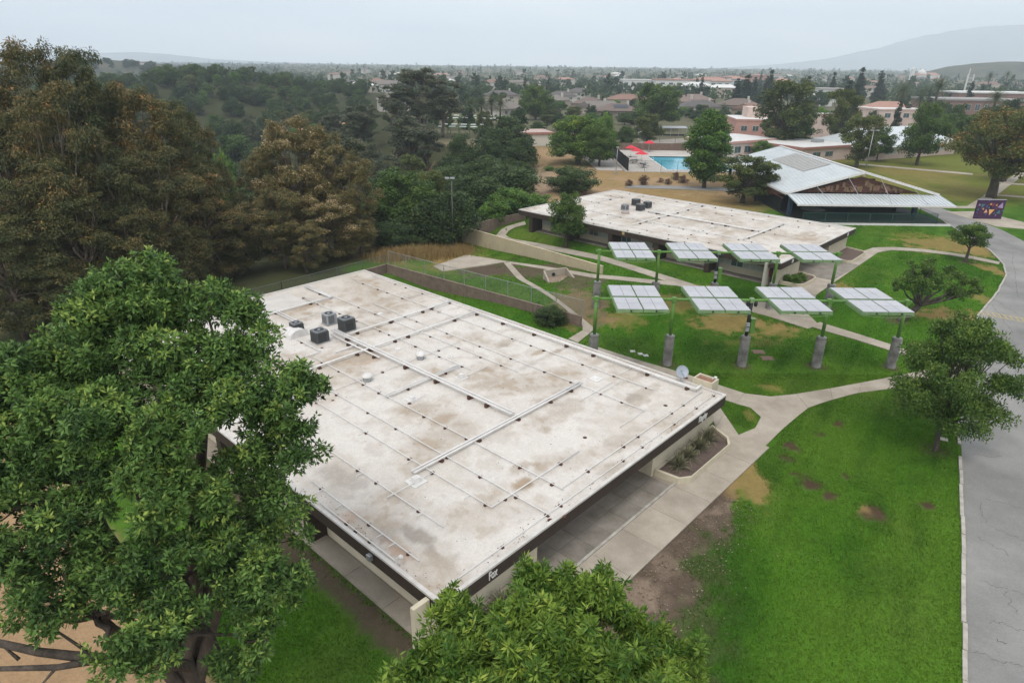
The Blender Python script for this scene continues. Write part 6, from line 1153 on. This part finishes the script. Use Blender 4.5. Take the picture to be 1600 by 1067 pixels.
v, q, tn = clump_leaves(cs, rs, 70, 91, .19, .09, .2, .5); link('crown', np_mesh('crown', v, q, tn), L_jac, t); obj('trunk', wood, M_bark, t, True)
for i, (px, py, w) in enumerate([(983, 291, 14), (1006, 289, 20), (1032, 285, 10), (1043, 288, 12), (1055, 281, 16), (1066, 286, 16)]): base('shrub', 'dry brown shrub on the slope below the pool, %s' % ['leftmost of six', 'second from the left of six', 'third from the left of six', 'fourth from the left of six', 'fifth from the left of six', 'rightmost of six'][i], px, py, py - w * .85, w * 1.1, 'dry shrubs below the pool', z=.4)
for i, (px, py, w) in enumerate([(858, 268, 18), (875, 246, 16)]): base('bush', ['low green shrub beside the dirt trail', 'low green shrub on the slope under the ficus'][i], px, py, py - 9, w, z=.2)
base('oak', 'ivy bush climbing the end of the low brown block wall', 860, 506, 478, 54, z=0)
for i, (x, y, s_) in enumerate([(2.6, -.9, .9), (3.4, -.4, .8), (4.2, -1.0, .7), (5.0, -.5, .6), (2.9, .1, .7)]):
    p = to_wld(B2, x, y, 0); plant('bush', 'weedy green plant in the small planter, %s from the wing wall' % ORD[i], p.x, p.y, T(p.x, p.y) + .35 + s_, s_ * 1.4, 'weedy planter plants')
# palms
def palm_proto(seed):
    r = random.Random(seed); cr = MB(); V, Q, Tn = [], [], []
    for i in range(46):
        az = i * 2.4; el = R_(75 - 115 * (i / 46)); L = 3.4; pts = []; up = math.sin(el); hz = math.cos(el)
        for k in range(6): s = k / 5; pts.append(np.array([math.cos(az) * hz * L * s, math.sin(az) * hz * L * s, up * L * s - 1.3 * s * s * abs(hz)]))
        sd = np.array([-math.sin(az), math.cos(az), 0])
        for k in range(5):
            for sg in (1, -1):
                for j in range(3):
                    a = pts[k] + (pts[k + 1] - pts[k]) * j / 3; b_ = a + sd * sg * .75 * (1 - .12 * k) + (pts[k + 1] - pts[k]) * .5 + np.array([0, 0, -.28]); w_ = (pts[k + 1] - pts[k]) * .13; n = len(V); V += [a, a + w_, b_ + w_ * .3, b_]; Q.append((n, n + 1, n + 2, n + 3)); Tn.append(min(1, max(0, .55 - .4 * (i / 46) + r.uniform(-.15, .15) + (.5 if i > 38 else 0))))
    me = np_mesh('crown', np.array(V), np.array(Q), np.array(Tn)); me.materials.append(L_palm); return me
PALM = palm_proto(1); pt = MB().tube([(0, 0, -.5), (.05, 0, .5), (0, .04, .92), (0, 0, 1.0)], [.42, .33, .30, .36], 9).mesh('trunk'); pt.materials.append(M_bark)
for px, py, Y, s, lab in [(1412, 140, 330, 1.5, 'tall palm left of the group of three on the right skyline'), (1440, 152, 320, 1.2, 'shortest palm in the middle of the group of three'), (1468, 133, 330, 1.7, 'biggest palm on the right of the group of three'), (1558, 150, 260, 1.25, 'palm standing alone in front of the far flat building'), (1548, 118, 650, 1.5, 'small palm on the far right skyline'), (1575, 116, 700, 1.4, 'palm at the right end of the far skyline'), (735, 160, 265, 1.1, 'leftmost of the green palms beside the white gabled house'), (752, 158, 268, 1.15, 'second of the green palms beside the white gabled house'), (768, 157, 272, 1.15, 'third of the green palms beside the white gabled house'), (782, 160, 270, 1.05, 'rightmost of the green palms beside the white gabled house'), (942, 152, 350, .9, 'small palm between the estate houses'), (1000, 150, 320, .9, 'small palm beside the house with solar panels'), (1130, 168, 330, 1.0, 'yellowing palm right of the leafy tree top')]:
    p = PY(px, py, Y); z = T(p.x, Y); t = thing('palm_tree', lab, 'palm', (p.x, Y, z), px, 'palms'); h = max(p.z - z - .5, 3); tk = link('trunk', pt, None, t); tk.scale = (s, s, h); c_ = link('crown', PALM, None, t); c_.location = (0, 0, h); c_.scale = (s, s, s)
for i, (px, py, Y, w) in enumerate([(1500, 160, 225, 54), (1560, 163, 240, 60), (1590, 152, 260, 50), (1470, 155, 240, 50), (1610, 172, 215, 60)]): at('oak', 'dark tree before the far brick building, %s from the left' % ORD[sorted([1500, 1560, 1590, 1470, 1610]).index(px)], px, py, Y, w, 'dark trees before the far brick building')
# conifers on the skyline
for i, (px, py, Y, w) in enumerate([(1170, 116, 420, 26), (1155, 122, 400, 26), (1182, 120, 430, 22), (1208, 108, 430, 18), (1200, 118, 420, 20), (1350, 104, 420, 20), (1330, 124, 340, 30), (1340, 130, 320, 26), (1380, 110, 480, 24), (1305, 112, 480, 14), (1255, 122, 400, 20), (1265, 118, 430, 18)]): at('conifer', 'tall dark conifer in the row behind the estate', px, py, Y, w, 'tall dark conifers behind the estate')
at('cypress', 'slim dark cypress beside the brown hip roof', 1073, 141, 370, 5)
# --- estate and town trees, seen one by one
rn = random.Random(5); n = 0
BLK = [(P(970, 185).x, 300)]
for i in range(2000):
    if n >= 280: break
    Y = 205 * math.exp(rn.random() ** .75 * 1.25); px = rn.uniform(640, 1650); x = PY(px, 120, Y).x
    if float(edge_d(np.array([x]), np.array([Y]))[0]) > -6: continue
    gx_, gy_ = P(px, 200, 0).x, 0
    k = rn.choice(['fartree'] * 6 + ['farcon', 'oak', 'round', 'olive', 'bush']); h = {'fartree': 9, 'farcon': 15, 'oak': 7, 'round': 9, 'olive': 9, 'bush': 5}[k] * rn.uniform(.6, 1.15)
    if Y < 420 and 860 < px < 1210: h *= .62
    if px > 1200 and Y < 300: h *= .8
    if px > 1300 and Y < 235: continue
    if 960 < px < 1130 and Y < 265: continue
    plant(k, 'green tree among the houses of the estate' if Y < 420 else 'tree among the roofs of the far town', x, Y, T(x, Y) + h, None, 'estate trees' if Y < 420 else 'town trees'); n += 1
for i in range(110):
    px = rn.uniform(830, 1215); Y = rn.uniform(222, 375)
    if (960 < px < 1130 and Y < 268) or (1130 < px and Y < 290): continue
    x = PY(px, 120, Y).x; k = rn.choice(['bush', 'round', 'oak', 'olive', 'fartree']); plant(k, 'low garden tree screening the houses of the estate', x, Y, T(x, Y) + rn.uniform(3.2, 5.2), rn.uniform(5, 8), 'garden trees of the estate')
rn2 = random.Random(61); rx, ry = [120, 155, 185, 230, 270, 310, 350], [99, 93.5, 95, 99, 104, 110, 117]
for i in range(46):
    px = rn2.uniform(125, 345); dn = rn2.uniform(0, 9) * (i % 3 > 0); h = rn2.uniform(5, 8); p = PY(px, float(np.interp(px, rx, ry)) + dn - 2.0, 945 - dn * 9); pr = PR['fartree'][i % 4]
    t = thing('tree', 'far tree on the wooded hill with a house on its crest', 'tree', (p.x, p.y, p.z - h), i, 'trees of the far left hill'); t.scale = (h * 1.1 / pr.w * 1.3, h * 1.1 / pr.w * 1.3, h / pr.h * 1.25); link('trunk', pr.trunk, None, t); link('crown', pr.crown, None, t)
# the endless town canopy beyond, as one mass
r = np.random.RandomState(17); Vs, Qs, Ts = [], [], []; nv = 0
N = 5400; Yd = 430 * np.exp(r.rand(N) ** .75 * 2.25); Xd = (r.rand(N) - .5) * 2 * Yd * 1.0; Zd = terr(Xd, Yd); con = r.rand(N) < .10; Hd = np.where(con, 11.5, 7.5) * (.6 + .6 * r.rand(N)); Wd_ = np.where(con, Hd * .4, Hd * (1.0 + .5 * r.rand(N))); Wd_ = Wd_ * np.where(con, 1, 1 + 1.2 * sstep(900, 2500, Yd))
for i in range(N):
    m = 48 if Yd[i] < 900 else (28 if Yd[i] < 1600 else 15); d = unit(r.randn(m, 3) + np.array([0, 0, .35])); rad = .45 + .5 * r.rand(m); t_ = (d[:, 2] * .5 + .5)
    pr_ = np.where(con[i], 1.15 - t_, 1.0); p = np.stack([Xd[i] + d[:, 0] * rad * Wd_[i] / 2 * pr_, Yd[i] + d[:, 1] * rad * Wd_[i] / 2 * pr_, Zd[i] + Hd[i] * (.12 + .8 * (t_ if con[i] else (.5 + .46 * d[:, 2] * rad)))], 1)
    s = Hd[i] * (.30 if m > 20 else .42); v, q, tn = leaf_cards(p, d, np.clip(.42 + .3 * (r.rand() - .5) + .3 * (r.rand(m) - .5), 0, 1), r, s, s * .75, 0.0, .9)
    Vs.append(v); Qs.append(q + nv); Ts.append(tn); nv += len(v)
fw = stuff(link('distant_woodland', np_mesh('distant_woodland', np.concatenate(Vs), np.concatenate(Qs), np.concatenate(Ts)), L_far)); fw['label'] = 'endless canopy of town trees fading to the hazy horizon'; fw['category'] = 'woodland'
# roofs glimpsed in that canopy
rn = random.Random(31)
for i in range(60):
    Y = rn.uniform(480, 1400); px = rn.uniform(430, 1600); x = PY(px, 120, Y).x; z = T(x, Y); t = thing('house', 'pale roofed far house peeping out of the town canopy', 'house', (x, Y, z), rn.uniform(-.5, .5), 'far houses in the canopy'); w = rn.uniform(11, 24); d = rn.uniform(9, 13); h = rn.uniform(4, 7.5)
    obj('wall', MB().box(-w / 2, w / 2, 0, d, -1, h), HW[rn.choice([1, 3, 3])], t); hip_roof(t, -w / 2, w / 2, 0, d, h + .01, 2.2, rn.choice(ROOFS + [WW, WR]), .6)
# dry grass tufts along the fence corner and the trail
def tufts(name, label, n, xy, lm, h, seed, w=.02):
    r = np.random.RandomState(seed); x, y = xy(r, n); z = terr(x, y); az = r.rand(n) * 6.283; L = h * (.5 + r.rand(n)); lean = .5 * r.rand(n); b = np.stack([x, y, z], 1); s = np.stack([-np.sin(az), np.cos(az), 0 * az], 1) * w; tp = b + np.stack([np.cos(az) * lean * L, np.sin(az) * lean * L, L], 1)
    v = np.stack([b - s, b + s, tp + s * .2, tp - s * .2], 1).reshape(-1, 3); o = stuff(link(name, np_mesh(name, v, np.arange(4 * n).reshape(n, 4), np.clip(.5 + .25 * r.randn(n), 0, 1)), lm)); o['label'] = label; o['category'] = 'grass'; return o
L_hay = leafmat('hay_blade', (.22, .15, .06), (.46, .33, .14))
def hay_xy(r, n): k = r.rand(n); a = P(600, 404); b = P(725, 384); return a.x + (b.x - a.x) * k + r.randn(n) * .9, a.y + (b.y - a.y) * k + r.randn(n) * 1.1
tufts('dry_grass', 'tall dry straw grass along the fence corner beyond the near roof', 9000, hay_xy, L_hay, .7, 3, .03)
# lawn blades: each takes the colour of the turf it grows from; bare spots stay bare
def inside(poly, x, y):
    ins = np.zeros(len(x), bool)
    for a, b in zip(poly, poly[1:] + poly[:1]): ins ^= ((a[1] > y) != (b[1] > y)) & (x < (b[0] - a[0]) * (y - a[1]) / ((b[1] - a[1]) or 1e-9) + a[0])
    return ins
def lawn():
    r = np.random.RandomState(5); xs, ys = [], []
    for n, x0, x1, y0, y1 in ((520000, -14, 32, 12, 46), (260000, -10, 60, 44, 100)): xs.append(r.uniform(x0, x1, n)); ys.append(r.uniform(y0, y1, n))
    x = np.concatenate(xs); y = np.concatenate(ys); big = y > 45
    i = np.clip(np.searchsorted(_gy, y), 0, len(_gy) - 1); j = np.clip(np.searchsorted(_gx, x), 0, len(_gx) - 1); c = C[i, j]
    g = np.clip((c[:, 1] / np.maximum(c[:, 0], 1e-3) - .85) / .9, 0, 1); ok = r.rand(len(x)) < g * .9
    ok &= (edge_d(x, y) < -.5)
    kx = np.interp(y, [p.y for p in kl], [p.x for p in kl]); ok &= x < kx - .2
    for B, rects in ((B1, [(-.2, 25.8, -3.15, 39), (6, 17.5, -4, 6)]), (B2, [(-.1, 23, -.2, 37.6), (7, 23, -3.4, 6)])):
        lx = (x - B['o'].x) * math.cos(B['a']) + (y - B['o'].y) * math.sin(B['a']); ly = -(x - B['o'].x) * math.sin(B['a']) + (y - B['o'].y) * math.cos(B['a'])
        for a, b, c0, d in rects: ok &= ~((lx > a) & (lx < b) & (ly > c0) & (ly < d))
    for o in bpy.data.objects:
        if o.name.split('.')[0] in ('path', 'pavement', 'road') and o.type == 'MESH':
            me = o.data; vv = np.array([v.co[:] for v in me.vertices])
            if vv[:, 1].min() > 105: continue
            for pl in me.polygons:
                if pl.normal.z < .5 and pl.normal.z > -.5: continue
                q = [tuple(me.vertices[k].co[:2]) for k in pl.vertices]; xa, xb = min(p[0] for p in q), max(p[0] for p in q); ya, yb = min(p[1] for p in q), max(p[1] for p in q)
                k = np.where(ok & (x > xa) & (x < xb) & (y > ya) & (y < yb))[0]
                if len(k): ok[k[inside(q, x[k], y[k])]] = False
    x, y, c, big = x[ok], y[ok], c[ok], big[ok]; n = len(x); z = terr(x, y); az = r.rand(n) * 6.283; L = np.where(big, .065, .06) * (.5 + r.rand(n)); ln_ = .7 * r.rand(n); w = np.where(big, .05, .03)
    b = np.stack([x, y, z], 1); s_ = np.stack([-np.sin(az), np.cos(az), 0 * az], 1) * w[:, None]; tp = b + np.stack([np.cos(az) * ln_ * L, np.sin(az) * ln_ * L, L], 1)
    v = np.stack([b - s_, b + s_, tp], 1).reshape(-1, 3); me = np_mesh('lawn_grass', v, np.arange(3 * n).reshape(n, 3)); col = c * (.95 + .75 * r.rand(n))[:, None] * np.array([1.05, 1.0, .9]) + np.array([.012, .006, 0]) * r.rand(n)[:, None]
    a = me.attributes.new('blade', 'FLOAT_COLOR', 'FACE'); a.data.foreach_set('color', np.concatenate([col, np.ones((n, 1))], 1).astype(np.float32).ravel())
    m = bpy.data.materials.new('lawn_blade'); m.use_nodes = True; p = m.node_tree.nodes['Principled BSDF']; at_ = m.node_tree.nodes.new('ShaderNodeAttribute'); at_.attribute_name = 'blade'; m.node_tree.links.new(at_.outputs['Color'], p.inputs['Base Color']); p.inputs['Roughness'].default_value = .7; p.inputs['Specular IOR Level'].default_value = .1
    o = stuff(link('lawn_grass', me, m)); o['label'] = 'short green grass blades of the campus lawns'; o['category'] = 'grass'; pass
lawn()

r = np.random.RandomState(77); nl = 1500; lx = r.uniform(-6, 18, nl); ly = -3.2 - np.abs(r.randn(nl)) * 1.7; c_, s2 = math.cos(B1['a']), math.sin(B1['a']); x = B1['o'].x + lx * c_ - ly * s2; y = B1['o'].y + lx * s2 + ly * c_; z = terr(x, y) + .05
az = r.rand(nl) * 6.283; sz = (.025 + .04 * r.rand(nl))[:, None]; p = np.stack([x, y, z], 1); a = np.stack([np.cos(az), np.sin(az), .2 * r.randn(nl)], 1) * sz; b = np.stack([-np.sin(az), np.cos(az), .2 * r.randn(nl)], 1) * sz * .6
o = stuff(link('leaf_litter', np_mesh('leaf_litter', np.stack([p - a, p + b, p + a, p - b], 1).reshape(-1, 3), np.arange(4 * nl).reshape(nl, 4), r.rand(nl)), leafmat('ground_litter', (.10, .075, .045), (.30, .25, .17)))); o['label'] = 'scattered dry leaves and wood chips on the bare earth and lawn'; o['category'] = 'leaf litter'
build_ground()
# ------------------------------------------------------------------ hazy air
hz = stuff(obj('haze', MB().box(-6400, 6400, -80, 6400, -16, 460), None)); hz['label'] = 'pale hazy air over the whole scene'; hz['category'] = 'haze'
hm = bpy.data.materials.new('haze_air'); hm.use_nodes = True; n = hm.node_tree; n.nodes.remove(n.nodes['Principled BSDF'])
pv_ = n.nodes.new('ShaderNodeVolumePrincipled'); pv_.inputs['Color'].default_value = (.82, .915, 1.0, 1); pv_.inputs['Density'].default_value = .00024; pv_.inputs['Anisotropy'].default_value = .2
n.links.new(pv_.outputs[0], n.nodes['Material Output'].inputs['Volume']); hz.data.materials.append(hm)
